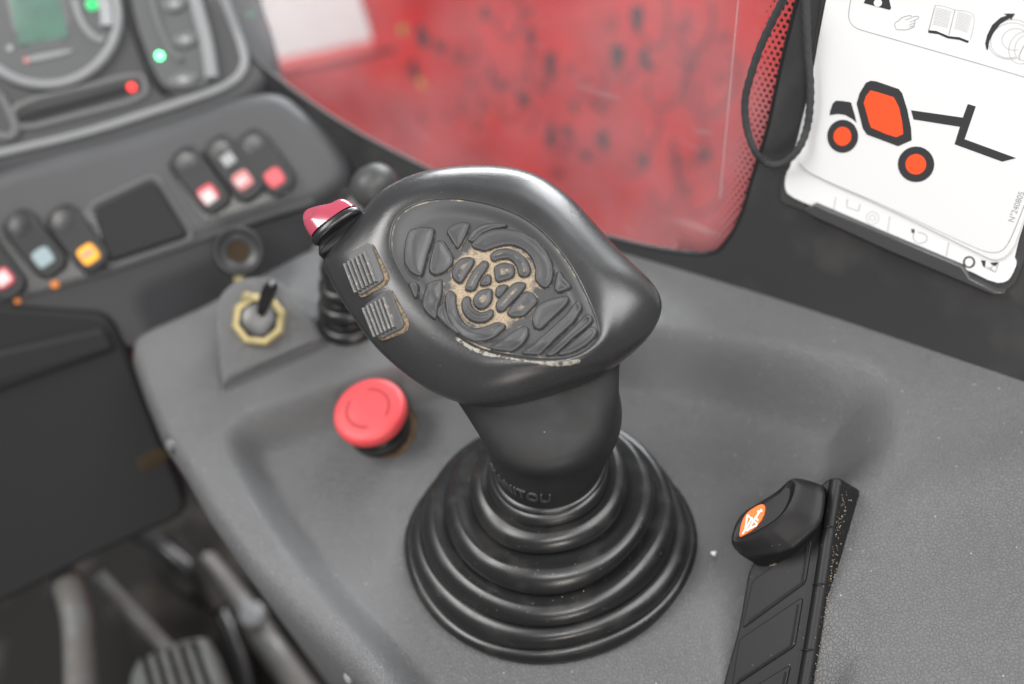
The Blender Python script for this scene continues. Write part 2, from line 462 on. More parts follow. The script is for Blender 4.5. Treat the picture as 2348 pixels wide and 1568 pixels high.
def console_z(x, y):
    d = sdf(crest, x, y)
    h = plat(x, y)
    wid = 1.4 + 1.4 * sstep(-2, 12, x) + .5 * np.exp(-((x - 15) / 3.5) ** 2 - ((y + 1) / 4) ** 2)
    t = np.clip((d + wid) / (wid + .5), 0, 1)
    z = h * (t * t * (3 - 2 * t))
    zs = SO[2] - (SN[0] * (x - SO[0]) + SN[1] * (y - SO[1])) / SN[2] - .12
    xr = _ra[0] + (_rb[0] - _ra[0]) * (y - _ra[1]) / (_rb[1] - _ra[1])
    m2 = sstep(.5, -.1, x - xr) * sstep(-5.6, -4.6, x - xr) * sstep(_ra[1] + 1.2, _ra[1] - .2, y)
    z = z + m2 * (np.minimum(z, np.maximum(zs, 0)) - z)
    m = sstep(-1.5, -.2, x - xr) * sstep(_ra[1] + 3.0, _ra[1] - .4, y)
    hi = np.maximum(z, np.minimum(zs, h))
    z = z + m * (hi - z)
    z = z + .35 * sstep(8, 14, x) * np.exp(-((y + 6.5) / 1.6) ** 2) * sstep(.2, 2.0, d) * .8
    e = -sdf(outer_round, x, y)
    rr = 1.1
    q = np.clip(e / rr, 0, 1)
    z = z - rr * (1 - np.sqrt(np.clip(1 - (1 - q) ** 2, 0, 1)))
    return z
def build_console():
    st = .24
    xs = np.arange(outer[:, 0].min() - .5, 32, st); ys = np.arange(-26, outer[:, 1].max() + .5, st)
    X, Y = np.meshgrid(xs, ys); E = sdf(outer, X, Y); Z = console_z(X, Y)
    idx = -np.ones(X.shape, int); keep = E < 0
    # snap the outermost cells onto the outline so that the edge is clean
    idx[keep] = np.arange(keep.sum())
    verts = np.stack([X[keep], Y[keep], Z[keep]], 1)
    faces = []
    k = keep[:-1, :-1] & keep[1:, :-1] & keep[:-1, 1:] & keep[1:, 1:]
    I, J = np.nonzero(k)
    faces = np.stack([idx[I, J], idx[I, J + 1], idx[I + 1, J + 1], idx[I + 1, J]], 1).tolist()
    # move border vertices out to the outline
    from collections import Counter
    cnt = Counter()
    for f in faces:
        for a, b in zip(f, f[1:] + f[:1]): cnt[(min(a, b), max(a, b))] += 1
    border = [e for e, c in cnt.items() if c == 1]
    bv = sorted({v for e in border for v in e})
    seg = np.vstack([outer, outer[:1]])
    for i in bv:
        x, y = verts[i, :2]
        a = seg[:-1]; b = seg[1:] - a
        t = np.clip(((x - a[:, 0]) * b[:, 0] + (y - a[:, 1]) * b[:, 1]) / (np.sum(b * b, 1) + 1e-12), 0, 1)
        q = a + t[:, None] * b; dd = np.hypot(q[:, 0] - x, q[:, 1] - y); m = dd.argmin()
        if dd[m] < .8:
            verts[i, :2] = q[m]; verts[i, 2] = console_z(np.array([q[m][0]]), np.array([q[m][1]]))[0]
    # skirt down the side
    low = {}
    vl = verts.tolist()
    for i in bv: low[i] = len(vl); vl.append([verts[i, 0], verts[i, 1], -14.0])
    for f in list(faces):
        for a, b in zip(f, f[1:] + f[:1]):
            if cnt[(min(a, b), max(a, b))] == 1 and a in low: faces.append([b, a, low[a], low[b]])
    o = obj('console', vl, faces, 'console_grey', sharp=60)
    o['kind'] = 'structure'
    return o
console = build_console()

def wp(x, y, off=0): return onp(x, y, WA + WN * off, WN)
def w2(pts, off=0): return to2([wp(x, y, off) for x, y in pts], WA, WU, WV)
WIN_EDGE = [(560, 120), (640, 190), (800, 300), (1000, 402), (1200, 490), (1440, 560), (1560, 582), (1628, 586), (1661, 566), (1699, 499), (1723, 413),
            (1742, 356), (1761, 295), (1794, 133), (1828, 0), (1875, -180)]
edge2 = chaikin(w2(WIN_EDGE), 2, closed=False)
wallpoly = np.vstack([edge2, w2([(2800, -180), (2800, 1150), (2347, 1010), (1440, 720), (900, 600), (520, 330), (470, 200)])])
v, f = plate(wallpoly, WA, WU, WV, WN, -.34, 0.0, .08)
wall = obj('wall', v, f, 'wall_black', sharp=50); wall['kind'] = 'structure'

v = [onz(-900, 2300, -32), onz(1800, 2300, -32), onz(1800, 700, -32), onz(-900, 700, -32)]
o = obj('floor', v + [p - V(0, 0, 2) for p in v], [(0, 1, 2, 3), (7, 6, 5, 4), (0, 4, 5, 1), (1, 5, 6, 2), (2, 6, 7, 3), (3, 7, 4, 0)], 'floor_dark', smooth=False); recalc(o); o['kind'] = 'structure'

# ------------------------------------------------------------------ joystick
def c1(p):   # points traced on the thumb pad crop
    p = np.asarray(p, float); return np.stack([(1150 + p[:, 0] / 1.4935) / 1.7452, (600 + p[:, 1] / 1.4935) / 1.7452], 1)
def c2(p):   # points traced on the button block crop
    p = np.asarray(p, float); return np.stack([(1150 + p[:, 0] / 2.24) / 1.7452, (750 + p[:, 1] / 2.24) / 1.7452], 1)
HO = onz(1180, 660, 15.5)
HN = nrm(V(-.06, -.40, .915))
HU, HV, HN = basis(HN)
def h2(pts, w=0): return to2([onp(x, y, HO + HN * w, HN) for x, y in pts], HO, HU, HV)
def h3(q, w): q = np.asarray(q); return HO + q[..., :1] * HU + q[..., 1:2] * HV + np.asarray(w)[..., None] * HN
PAD = c1([(650, 400), (700, 355), (780, 315), (880, 295), (1000, 292), (1130, 310), (1250, 340), (1380, 390), (1500, 470), (1600, 570), (1690, 690),
          (1760, 820), (1810, 930), (1850, 1030), (1865, 1080), (1850, 1130), (1800, 1185), (1720, 1230), (1640, 1248), (1540, 1248), (1430, 1237), (1330, 1222),
          (1200, 1200), (1080, 1150), (980, 1080), (880, 985), (790, 885), (700, 775), (640, 675), (612, 580), (618, 480)])
SIL = [(838, 482), (862, 452), (900, 425), (950, 402), (1010, 387), (1100, 380), (1180, 385), (1240, 404), (1300, 445), (1350, 497), (1400, 555), (1450, 606),
       (1498, 648), (1520, 690), (1515, 728), (1482, 778), (1420, 828), (1380, 855), (1310, 882), (1230, 905), (1150, 925), (1080, 928), (1010, 908), (950, 875), (900, 835),
       (850, 785), (805, 722), (765, 660), (738, 603), (742, 588), (790, 535)]
W_SIL = -1.5
pad2 = chaikin(h2(PAD), 2); sil2 = chaikin(h2(SIL, W_SIL), 2)
pc = pad2.mean(0)
NT = 256
TH = np.linspace(0, 2 * pi, NT, endpoint=False)
def polar(p):
    d = p - pc; a = np.arctan2(d[:, 1], d[:, 0]); r = np.hypot(d[:, 0], d[:, 1]); o = np.argsort(a)
    a, r = a[o], r[o]
    r = np.interp(TH, np.r_[a - 2 * pi, a, a + 2 * pi, a + 4 * pi], np.r_[r, r, r, r])
    k = np.exp(-np.linspace(-2, 2, 9) ** 2); k /= k.sum()
    return np.convolve(np.r_[r[-4:], r, r[:4]], k, 'valid')
RP, RS = polar(pad2), polar(sil2)
def rp_at(th): return np.interp(np.mod(th, 2 * pi), np.r_[TH, 2 * pi], np.r_[RP, RP[0]])
def rs_at(th): return np.interp(np.mod(th, 2 * pi), np.r_[TH, 2 * pi], np.r_[RS, RS[0]])
FLOOR = -.25
def head_w(q):
    """height of the head's top surface over the local point q"""
    d = q - pc; r = np.hypot(d[..., 0], d[..., 1]); th = np.arctan2(d[..., 1], d[..., 0])
    rp, rs = rp_at(th), rs_at(th)
    t = r / rp
    inn = FLOOR + .10 * (1 - np.clip(t / .75, 0, 1) ** 2) + (-FLOOR) * sstep(.78, 1.0, t)
    s = np.clip((r - rp) / np.maximum(rs - rp, .05), 0, 1)
    # crown swells a little beyond the pad before it rolls over
    out = .03 * np.sin(np.clip(s * 2.2, 0, 1) * pi) - (-W_SIL) * (1 - (1 - s ** 1.8) ** (1 / 1.8))
    return np.where(t <= 1, inn, out)

joy = thing('joystick', 'large black rubber joystick with ribbed palm pad and bellows boot on grey console', 'joystick', onz(1262, 1250, 0))

STEM_PX = [(1257, 1064, 5.0, 2.55, 2.45), (1260, 1028, 6.2, 2.76, 2.62), (1262, 968, 8.0, 3.2, 3.0), (1248, 918, 9.7, 3.28, 3.15), (1222, 870, 11.3, 3.55, 3.35)]
def build_head():
    rings = []
    # top: from the pad rim outwards and over the edge
    for s in np.r_[0, .012, .03, .06, np.linspace(.1, .9, 15), .94, .97, .985, .995, 1.0]:
        r = RP + (RS - RP) * s
        q = pc + r[:, None] * np.stack([np.cos(TH), np.sin(TH)], 1)
        w = head_w(pc + (q - pc) * (1 + 1e-6)) if s > 0 else np.zeros(NT) - .03
        rings.append(h3(q, w))
    # underside: shrink towards the top of the stem
    keys = [rings[-1]]
    stc = onz(1225, 890, 11.2); sq = to2([stc], HO, HU, HV)[0]
    sil = pc + RS[:, None] * np.stack([np.cos(TH), np.sin(TH)], 1)
    for k, w in ((.985, -1.95), (.93, -2.4), (.82, -2.85), (.69, -3.25)):
        q = sq + (sil - sq) * k
        keys.append(h3(q, np.full(NT, w)))
    for cx, cy, z, rx, ry in STEM_PX[::-1]:
        c = onz(cx, cy, z)
        keys.append(c + rx * np.cos(TH)[:, None] * nrm(HU * [1, 1, .3]) + ry * np.sin(TH)[:, None] * nrm(HV * [1, 1, .25]))
    # drop one key so that head and stem blend softly
    body = catmull(keys[:5] + keys[6:], 7)
    nh = 7 * 4
    return rings, body, nh
rings, body, nh = build_head()
v, f = loft(rings + body[1:nh])
obj('head', v, f, 'rubber_head', joy, sharp=0)
v, f = loft(body[nh - 1:], False, True)
stem = obj('grip_stem', v, f, 'rubber_stem', joy, sharp=0)

# rib pieces of the pad, raised out of its floor
RIBS = [
 [(735, 480), (800, 462), (870, 470), (862, 530), (830, 620), (795, 752), (745, 730), (712, 680), (708, 610), (715, 540)],
 [(890, 545), (925, 548), (985, 645), (980, 685), (945, 720), (880, 745), (850, 720), (862, 640)],
 [(955, 485), (985, 452), (1040, 432), (1085, 440), (1055, 520), (1018, 590)],
 [(1105, 565), (1150, 512), (1220, 480), (1300, 472), (1400, 495), (1480, 545), (1540, 610), (1575, 680), (1582, 740), (1570, 790), (1550, 818), (1520, 815), (1485, 772), (1490, 710), (1468, 645), (1420, 592), (1355, 562), (1290, 562), (1225, 582), (1180, 602), (1150, 592), (1112, 582)],
 [(1215, 628), (1250, 602), (1310, 592), (1370, 610), (1420, 655), (1447, 710), (1442, 745), (1420, 757), (1388, 750), (1380, 702), (1350, 658), (1310, 642), (1262, 650), (1230, 667)],
 [(1240, 700), (1290, 678), (1340, 690), (1354, 722), (1345, 757), (1320, 770), (1250, 787)],
 [(1195, 745), (1212, 760), (1212, 797), (1195, 806), (1155, 810), (1165, 785)],
 [(1175, 663), (1197, 682), (1190, 708), (1142, 775), (1120, 832), (1095, 840), (1065, 835), (1080, 790), (1122, 715)],
 [(1030, 655), (1080, 646), (1114, 655), (1105, 688), (1070, 742), (1035, 797), (1002, 777), (988, 745), (1000, 700)],
 [(1150, 845), (1200, 834), (1218, 840), (1216, 905), (1190, 937), (1150, 949), (1120, 927), (1115, 885)],
 [(1255, 820), (1300, 810), (1314, 820), (1290, 852), (1265, 882), (1249, 870)],
 [(1355, 800), (1400, 794), (1422, 810), (1385, 862), (1330, 917), (1295, 957), (1265, 965), (1252, 945), (1255, 910), (1310, 850)],
 [(1420, 850), (1455, 855), (1492, 902), (1470, 932), (1410, 990), (1340, 996), (1316, 977), (1350, 930)],
 [(1045, 905), (1065, 878), (1087, 885), (1086, 920), (1105, 955), (1150, 980), (1195, 970), (1215, 955), (1228, 975), (1216, 1002), (1180, 1022), (1130, 1027), (1080, 1002), (1050, 960)],
 [(950, 865), (970, 840), (1000, 870), (1000, 930), (1015, 990), (1050, 1043), (1100, 1070), (1160, 1068), (1220, 1045), (1260, 1031), (1303, 1055), (1240, 1110), (1180, 1135), (1120, 1142), (1060, 1122), (1000, 1062), (962, 985), (946, 910)],
 [(1500, 930), (1560, 900), (1650, 875), (1677, 885), (1660, 922), (1580, 1000), (1510, 1067), (1480, 1062), (1465, 1010)],
 [(1620, 722), (1642, 765), (1692, 822), (1650, 832), (1612, 847), (1600, 820)],
 [(1215, 1190), (1300, 1122), (1400, 1060), (1432, 1060), (1432, 1110), (1395, 1160), (1345, 1205)],
 [(1405, 1218), (1560, 1088), (1670, 985), (1732, 905), (1755, 945), (1700, 1030), (1600, 1120), (1530, 1190), (1510, 1222)],
 [(1548, 1228), (1640, 1130), (1785, 992), (1810, 1000), (1818, 1030), (1700, 1120), (1592, 1226)],
 [(1620, 1228), (1710, 1148), (1815, 1062), (1846, 1085), (1835, 1120), (1780, 1170), (1700, 1212)],
 [(1078, 538), (1108, 482), (1165, 447), (1250, 436), (1310, 450), (1230, 463), (1162, 492), (1108, 548)],
 [(905, 950), (933, 905), (943, 960), (973, 1040), (1030, 1105), (995, 1085), (940, 1035), (905, 995)],
 [(735, 798), (775, 803), (782, 850), (772, 895)],
 [(840, 797), (920, 776), (917, 850), (897, 930), (890, 1018), (850, 985), (820, 945), (824, 870)],
]
def build_pad():
    # dense floor sheet carrying the dirt
    T = np.r_[np.linspace(0, 1, 150)[1:]]
    nth = 360; th = np.linspace(0, 2 * pi, nth, endpoint=False); rp = rp_at(th)
    q = pc + (T[:, None, None] * rp[None, :, None]) * np.stack([np.cos(th), np.sin(th)], 1)[None]
    w = head_w(q); w[-1] = -.03
    # narrow seam groove just inside the rim
    q0 = np.vstack([pc[None], q.reshape(-1, 2)]); w0 = np.r_[head_w(pc[None])[0], w.reshape(-1)]
    ribs2 = [soft(h2(c1(r), FLOOR + .15), .13) for r in RIBS]
    d = np.full(len(q0), 9.0)
    for r in ribs2: d = np.minimum(d, np.abs(sdf(r, q0[:, 0], q0[:, 1])))
    mid = h2(c1([(1230, 810)]), FLOOR)[0]
    big = np.hypot(*(q0 - mid).T)
    tt = np.r_[0, np.repeat(T, nth)]
    tha = np.r_[0, np.tile(th, len(T))]
    near = np.exp(-(d / .085) ** 2)
    dust = .78 * sstep(2.5, 1.2, big) + .5 * near * sstep(5.0, 1.4, big) + .30 * near
    rim = np.exp(-((tt - .985) / .012) ** 2)
    dust = np.maximum(dust * sstep(.97, .86, tt), rim * (.30 + .22 * np.sin(tha * 3 + 1) + .12 * np.sin(tha * 17) + .25 * np.exp(-((np.mod(tha + pi, 2 * pi) - pi + 1.3) / .6) ** 2)))
    faces = [(0, 1 + j, 1 + (j + 1) % nth) for j in range(nth)]
    for i in range(len(T) - 1):
        a = 1 + i * nth
        for j in range(nth):
            faces.append((a + j, a + nth + j, a + nth + (j + 1) % nth, a + (j + 1) % nth))
    pad = obj('palm_pad', h3(q0, w0), faces, 'pad_rubber', joy, sharp=0, label='oval pad with sandy dirt packed in its grooves')
    at = pad.data.attributes.new('dust', 'FLOAT', 'POINT'); at.data.foreach_set('value', dust.astype(np.float32))
    hgt = .17; st = .028
    for r in ribs2:
        lo = r.min(0) - .12; hi = r.max(0) + .12
        gx, gy = np.meshgrid(np.arange(lo[0], hi[0], st), np.arange(lo[1], hi[1], st))
        dd = .03 - sdf(r, gx, gy)                 # distance in from the outline
        keep = dd > -.10
        wid_ = dd.max()
        h = np.interp(dd, [-.10, -.05, -.015, .025, .06, .09, .10 + .35 * wid_, .12 + .6 * wid_], [-.07, .02, .70 * hgt, .95 * hgt, hgt, hgt, .80 * hgt, .76 * hgt])
        idx = -np.ones(gx.shape, int); idx[keep] = np.arange(keep.sum())
        k = keep[:-1, :-1] & keep[1:, :-1] & keep[:-1, 1:] & keep[1:, 1:]
        I, J = np.nonzero(k)
        faces = np.stack([idx[I, J], idx[I, J + 1], idx[I + 1, J + 1], idx[I + 1, J]], 1).tolist()
        q = np.stack([gx[keep], gy[keep]], 1)
        o = obj('rib', h3(q, head_w(q) + h[keep]), faces, 'pad_rubber', pad, sharp=0)
        nr = sstep(3.4, .6, np.hypot(*(q - mid).T)); d1 = dd[keep]
        val = np.where(d1 < -.035, .36 + .4 * nr, 0) + np.where(d1 > .10 + .35 * wid_, .50 * nr, 0)
        at = o.data.attributes.new('dust', 'FLOAT', 'POINT'); at.data.foreach_set('value', val.astype(np.float32))
    return pad, ribs2
pad, ribs2 = build_pad()

# crumbs of dried dirt along the lower rim of the pad
rimp = []
for k in range(60):
    a = k / 59
    p = np.array([(1000 + 750 * a, 0)]); x = p[0, 0]
    y = np.interp(x, [1000, 1100, 1200, 1330, 1430, 1540, 1640, 1750], [1118, 1185, 1222, 1245, 1262, 1273, 1276, 1255])
    rimp.append((x, y))
q = h2(c1(rimp), -.02)
wd = .055 + .04 * np.sin(np.linspace(0, 9, 60)) + .07 * rng.random(60); wd[0] = wd[-1] = .01
t = np.gradient(q, axis=0); t /= np.linalg.norm(t, axis=1, keepdims=True); nn = np.stack([-t[:, 1], t[:, 0]], 1)
A = q + nn * wd[:, None] * .5; B = q - nn * wd[:, None] * .7
v = np.vstack([h3(A, head_w(A) + .012), h3(q, head_w(q) + .02), h3(B, head_w(B) + .012)])
f = [(i, i + 1, i + 61, i + 60) for i in range(59)] + [(60 + i, 61 + i, i + 121, i + 120) for i in range(59)]
obj('dried_dirt', v, [g[::-1] for g in f], 'pale_dust', joy, kind='stuff')

# thumb keys on the side block
def key_button(platepx, ribpx, label):
    cen = h2(c2([np.mean(platepx, 0)]), -.3)[0]
    w0 = float(head_w(cen[None])[0])
    P2 = h2(c2(platepx), w0)
    cen = P2.mean(0)
    # tangent plane of the block under the key
    e = .35
    gx = (head_w((cen + [e, 0])[None])[0] - head_w((cen - [e, 0])[None])[0]) / (2 * e)
    gy = (head_w((cen + [0, e])[None])[0] - head_w((cen - [0, e])[None])[0]) / (2 * e)
    n = nrm(HN - gx * HU - gy * HV); O = h3(cen, w0)
    u, vv, n = basis(n, HU)
    pl = np.array([onp(x, y, O, n) for x, y in c2(platepx)]); p2 = to2(pl, O, u, vv)
    b = obj('thumb_key', *plate(p2, O, u, vv, n, -.5, .14, .05, .25), 'key_plate', joy, sharp=50, label=label)
    rc = np.array([onp(x, y, O + n * .14, n) for x, y in c2(ribpx)])
    a, bq, c, d = rc                       # top-left, top-right, bottom-right, bottom-left
    for k in range(6):
        s0, s1 = (k + .06) / 6, (k + .94) / 6
        top0, top1 = a + (bq - a) * s0, a + (bq - a) * s1
        bot0, bot1 = d + (c - d) * s0, d + (c - d) * s1
        R = []
        for j in range(7):
            t = j / 6; h = .17 * sin(pi * t) ** .6
            R.append(np.array([top0 + (top1 - top0) * t + n * h, bot0 + (bot1 - bot0) * t + n * h]))
        g = np.array(R)                    # 7 x 2
        v = np.vstack([g[:, 0], g[:, 1]]); f = [(i, i + 1, i + 8, i + 7) for i in range(6)] + [tuple(range(7))[::-1], tuple(range(7, 14))]
        recalc(obj('key_rib', v, f, 'key_ribs', b, sharp=50))
    # dark gap with dirt round the key
    o1 = soft(ccw(p2), .25); o2 = o1 - inset2(o1, .13); cq = o1.mean(0)
    side = np.clip(((o1 - cq) @ np.array([.85, -.5])) / 1.1 + .15, 0.05, 1)[:, None]     # more dirt on the pad side
    R = [O + q[:, :1] * u + q[:, 1:] * vv + h * n for q, h in ((o1 + o2 * side * 1.4, -.02), (o1 + o2 * side, .05), (o1 - o2 * .1, .045))]
    v, f = loft(R); recalc(obj('dirt_gap', v, f, 'grime', joy, sharp=0))
key_button([(545, 610), (755, 485), (885, 835), (650, 985)], [(500, 700), (712, 570), (812, 838), (600, 955)], 'upper ribbed thumb key')
key_button([(690, 1062), (925, 900), (1068, 1250), (830, 1370)], [(668, 1092), (885, 975), (975, 1245), (772, 1348)], 'lower ribbed thumb key')

# red thumb rocker on the nose of the block
def red_rocker():
    base = [(205, 470), (280, 370), (420, 270), (560, 190), (640, 165), (655, 200), (600, 270), (470, 360), (340, 450), (240, 505)]
    O = h3(h2(c2([(430, 330)]), -1.2)[0], -1.2)
    ax = nrm(-.55 * HU + .55 * HV + .35 * HN)      # direction the rocker looks
    # housing of the rocker
    hp = [(290, 640), (500, 510), (660, 330), (700, 240), (640, 200), (520, 250), (390, 350), (300, 450), (285, 560)]
    pl = np.array([onp(x, y, O, HN) for x, y in c2(hp)]); p2 = to2(pl, O, HU, HV)
    obj('rocker_housing', *plate(p2, O, HU, HV, HN, -1.2, .28, .15, 2), 'black_plastic', joy)
    L = np.array([onp(x, y, O + HN * .25, HN) for x, y in c2([(225, 480), (635, 185)])])
    a, b = L; c = (a + b) / 2; lx = nrm(b - a); half = np.linalg.norm(b - a) / 2
    ly = nrm(HN - (HN @ lx) * lx); lz = np.cross(lx, ly)
    if lz @ ax < 0: lz = -lz
    th = np.linspace(0, 2 * pi, 40, endpoint=False)
    def oval(sx, sy, h, sh=0): return c + (sh + half * sx * np.cos(th))[:, None] * lx + (.62 * sy * np.sin(th))[:, None] * ly + h * lz
    col_ = [oval(.95, .95, -.3), oval(1.03, 1.04, -.2), oval(1.03, 1.04, -.02), oval(.96, .95, .08)]
    obj('rocker_collar', *loft(catmull(col_, 3), True, True), 'gloss_black', joy)
    # saddle shaped cap: high ends, scooped middle
    RK = np.array(catmull([np.array(p) for p in ((-1, 0), (-.97, .3), (-.85, .8), (-.65, 1.2), (-.4, 1.36), (-.1, 1.2), (.15, .95), (.4, .8), (.62, .76), (.82, .66), (.95, .4), (1, 0))], 5))
    nx, ny = 48, 20; vs = []; fs = []
    for i in range(nx + 1):
        s = -1 + 2 * i / nx
        lobe = sqrt(max(0, 1 - abs((s + .42) / .58) ** 2.2)) if s < .16 else 0
        tail = .62 * sqrt(max(0, 1 - abs((s - .62) / .38) ** 2.4)) if s > .24 else 0
        hgt = float(np.interp(s, RK[:, 0], RK[:, 1]))
        rad = sqrt(max(0, 1 - abs(s) ** 3.0))
        for j in range(ny + 1):
            t = -1 + 2 * j / ny
            e = max(0, 1 - abs(t) ** 2.6) ** .5
            scoop = .40 * math.exp(-((s + .42) / .3) ** 2) * math.exp(-((t - .45) / .4) ** 2)
            vs.append(c + lx * (half * .97 * s - .12 * hgt * e) + ly * (.56 * rad * t * (1 - .15 * e)) + lz * (.12 + max(hgt * e - scoop, 0)))
    for i in range(nx):
        for j in range(ny):
            k = i * (ny + 1) + j; fs.append((k, k + ny + 1, k + ny + 2, k + 1))
    recalc(obj('thumb_rocker', vs, fs, 'red_rocker', joy, sharp=0, label='glossy red thumb rocker with a scooped top'))
red_rocker()

# lettering pressed into the foot of the grip
def stem_letters():
    tv, tf = text_mesh('MANITOU', 1.0)
    W = tv[:, 0].max(); tv = tv / W
    K = np.array(body[nh - 1:]); zc = K[:, :, 2].mean(1)
    a0, a1 = radians(-158), radians(-88)
    rows = []
    for lift in (-.04, .09):
        for x, y in tv:
            a = a0 + (a1 - a0) * x; z = 6.15 + y * 4.8
            kf = np.interp(-z, -zc, np.arange(len(zc))); k0 = min(int(kf), len(zc) - 2); fr = kf - k0
            tf_ = np.mod(a, 2 * pi) / (2 * pi) * NT; t0 = int(tf_); ft = tf_ - t0; t1 = (t0 + 1) % NT; t0 %= NT
            P = (1 - fr) * ((1 - ft) * K[k0, t0] + ft * K[k0, t1]) + fr * ((1 - ft) * K[k0 + 1, t0] + ft * K[k0 + 1, t1])
            cc_ = (1 - fr) * K[k0].mean(0) + fr * K[k0 + 1].mean(0)
            rows.append(P + nrm(P - cc_) * lift)
    n = len(tv); f = [tuple(i + n for i in q) for q in tf]
    from collections import Counter
    cnt = Counter()
    for q in tf:
        for a, b in zip(q, q[1:] + q[:1]): cnt[(a, b)] += 1
    for (a, b) in list(cnt):
        if (b, a) not in cnt: f.append((a, b, b + n, a + n))
    recalc(obj('raised_lettering', rows, f, 'rubber_pale', stem, smooth=False))  # same rubber as the stem, glinting edges put into a paler colour
stem_letters()
# bellows boot
def bellows(c0, c1_, tiers, r_top, name, parent, matname, ex=(1, 1), ang=0, sup=2.0, depth=.5, n=160, tilt=0):
    """tiers: (radius, height) of each bulge from the bottom up"""
    prof = [(tiers[0][0] - .05, 0.0)]
    for i, (r, z) in enumerate(tiers):
        zn, rn = (tiers[i + 1][1], tiers[i + 1][0]) if i + 1 < len(tiers) else (z + .35, r_top)
        a = min(depth, .72 * (r - rn) + .13, .80 * (zn - z) + .06)
        for ph in (-75, -35, 0, 40, 75, 105):
            prof.append((r - a + a * cos(radians(ph)), max(.01, z + a * sin(radians(ph)))))
        if i + 1 < len(tiers): prof.append((rn - a * 1.45, z + (zn - z) * .36))
    prof = catmull([np.array(p) for p in prof], 4)
    zmax = max(p[1] for p in prof)
    th = np.linspace(0, 2 * pi, n, endpoint=False)
    R = []
    for r, z in prof:
        k = min(1, max(0, z / zmax)); e = 1 + (ex[1] / ex[0] - 1) * (1 - k); s = 2 + (sup - 2) * (1 - k)
        ct, st = np.cos(th), np.sin(th)
        rad = (np.abs(ct) ** s + np.abs(st) ** s) ** (-1 / s)
        X = r * rad * ct; Y = r * rad * st * e
        ca, sa = cos(ang), sin(ang)
        cen = c0 + (c1_ - c0) * k ** 1.1
        tz = .05 * k * np.sin(2 * th + 3.1 * z) + .03 * np.sin(3 * th + 1.7 * r)
        wob = 1 + .008 * np.sin(3 * th + 2.3 * z) + .005 * np.sin(5 * th - 1.9 * z); X = X * wob; Y = Y * wob
        R.append(np.stack([cen[0] + X * ca - Y * sa, cen[1] + X * sa + Y * ca, cen[2] * 0 + c0[2] + (c1_[2] - c0[2]) * (z / zmax) + tz], 1))
    v, f = loft(R, True, True)
    BOOT_RINGS[name] = (R, prof)
    return recalc(obj(name, v, f, matname, parent, sharp=0))
BOOT_RINGS = {}
b0 = (onz(930, 1240, .3) + onz(1597, 1270, .3)) / 2 + V(0, .25, 0); b1 = onz(1258, 1068, 4.9)
bl = onz(930, 1240, .3) - onz(1597, 1270, .3)
boot = bellows(b0 - V(0, 0, .25), b1, [(7.38, .3), (6.98, 1.0), (6.25, 1.95), (5.15, 3.0), (3.8, 3.95), (2.9, 4.6)], 2.55, 'bellows_boot', joy, 'rubber_boot', (1, .84), atan2(-bl[1], -bl[0]), 1.88, .66)
cr = [b1 + V(0, 0, z) + np.stack([r * np.cos(TH[::4]), r * .95 * np.sin(TH[::4]), 0 * TH[::4]], 1) for r, z in ((2.6, -.5), (2.74, -.2), (2.76, .02), (2.68, .14), (2.4, .18))]
obj('collar_ring', *loft(cr), 'rubber_boot', joy, sharp=0)

R_, P_ = BOOT_RINGS['bellows_boot']; P_ = np.array(P_)
def crumb(p, s):
    d = rng.normal(size=(6, 3)) * .25
    b = np.array([(1, 0, 0), (-1, 0, 0), (0, 1, 0), (0, -1, 0), (0, 0, 1), (0, 0, -1)], float) + d
    return p + b * s, [(0, 2, 4), (2, 1, 4), (1, 3, 4), (3, 0, 4), (2, 0, 5), (1, 2, 5), (3, 1, 5), (0, 3, 5)]
valley = [i for i in range(2, len(P_) - 2) if P_[i, 0] < P_[i - 1, 0] and P_[i, 0] <= P_[i + 1, 0]]
bc = []
for k in range(520):
    i = valley[min(len(valley) - 1, int(rng.integers(len(valley))))] + int(rng.integers(-3, 4)); i = max(1, min(len(R_) - 2, i))
    a = radians(-62 + 46 * rng.normal() * .5) - atan2(-bl[1], -bl[0]); j = int(np.mod(a, 2 * pi) / (2 * pi) * len(R_[i]))
    p = R_[i][j]; bc.append(crumb(p + V(0, 0, .01), .012 + .022 * rng.random() ** 2))
obj('fold_dirt', *merge(*bc), 'dust', joy, smooth=False, kind='stuff')

# ------------------------------------------------------------------ emergency stop button
es = atd(840, 930, 58.0); es0 = V(es[0] + .12, es[1] + .35, 0.0)
t = thing('stop_button', 'round red mushroom emergency stop button on the grey console', 'button', es0)
n_up = nrm(V(-.06, -.06, 1))
obj('base_ring', *lathe(es0, n_up, [(2.0, -.05), (2.02, .06), (1.85, .12), (1.5, .12)], 48, False, False), 'rust_ring', t)
obj('collar', *lathe(es0, n_up, [(1.72, .0), (1.72, 1.0), (1.62, 1.15), (1.3, 1.2), (1.25, 1.9)]), 'gloss_black', t)
obj('metal_ring', *lathe(es0, n_up, [(1.745, .35), (1.78, .45), (1.78, .75), (1.745, .85)], 48, False, False), 'chrome', t)
capp = [(1.3, 1.72), (1.9, 1.74), (2.0, 1.84), (2.03, 2.05), (2.0, 2.25), (1.92, 2.40), (1.7, 2.50), (1.2, 2.55), (.6, 2.57), (.05, 2.58)]
cap = obj('push_cap', *lathe(es0, n_up, [tuple(p) for p in catmull([np.array(p) for p in capp], 3)], 64), 'red_button', t, sharp=0)
u, vv, w = basis(n_up)
for a0 in (radians(150), radians(-30)):
    a = np.linspace(a0, a0 + radians(125), 30); rr = 1.18
    vs, fs = strip(np.stack([rr * np.cos(a), rr * np.sin(a)], 1), .15, es0, u, vv, w, 2.575)
    m = len(a)
    obj('turn_arrow', vs, fs, 'red_groove', cap)

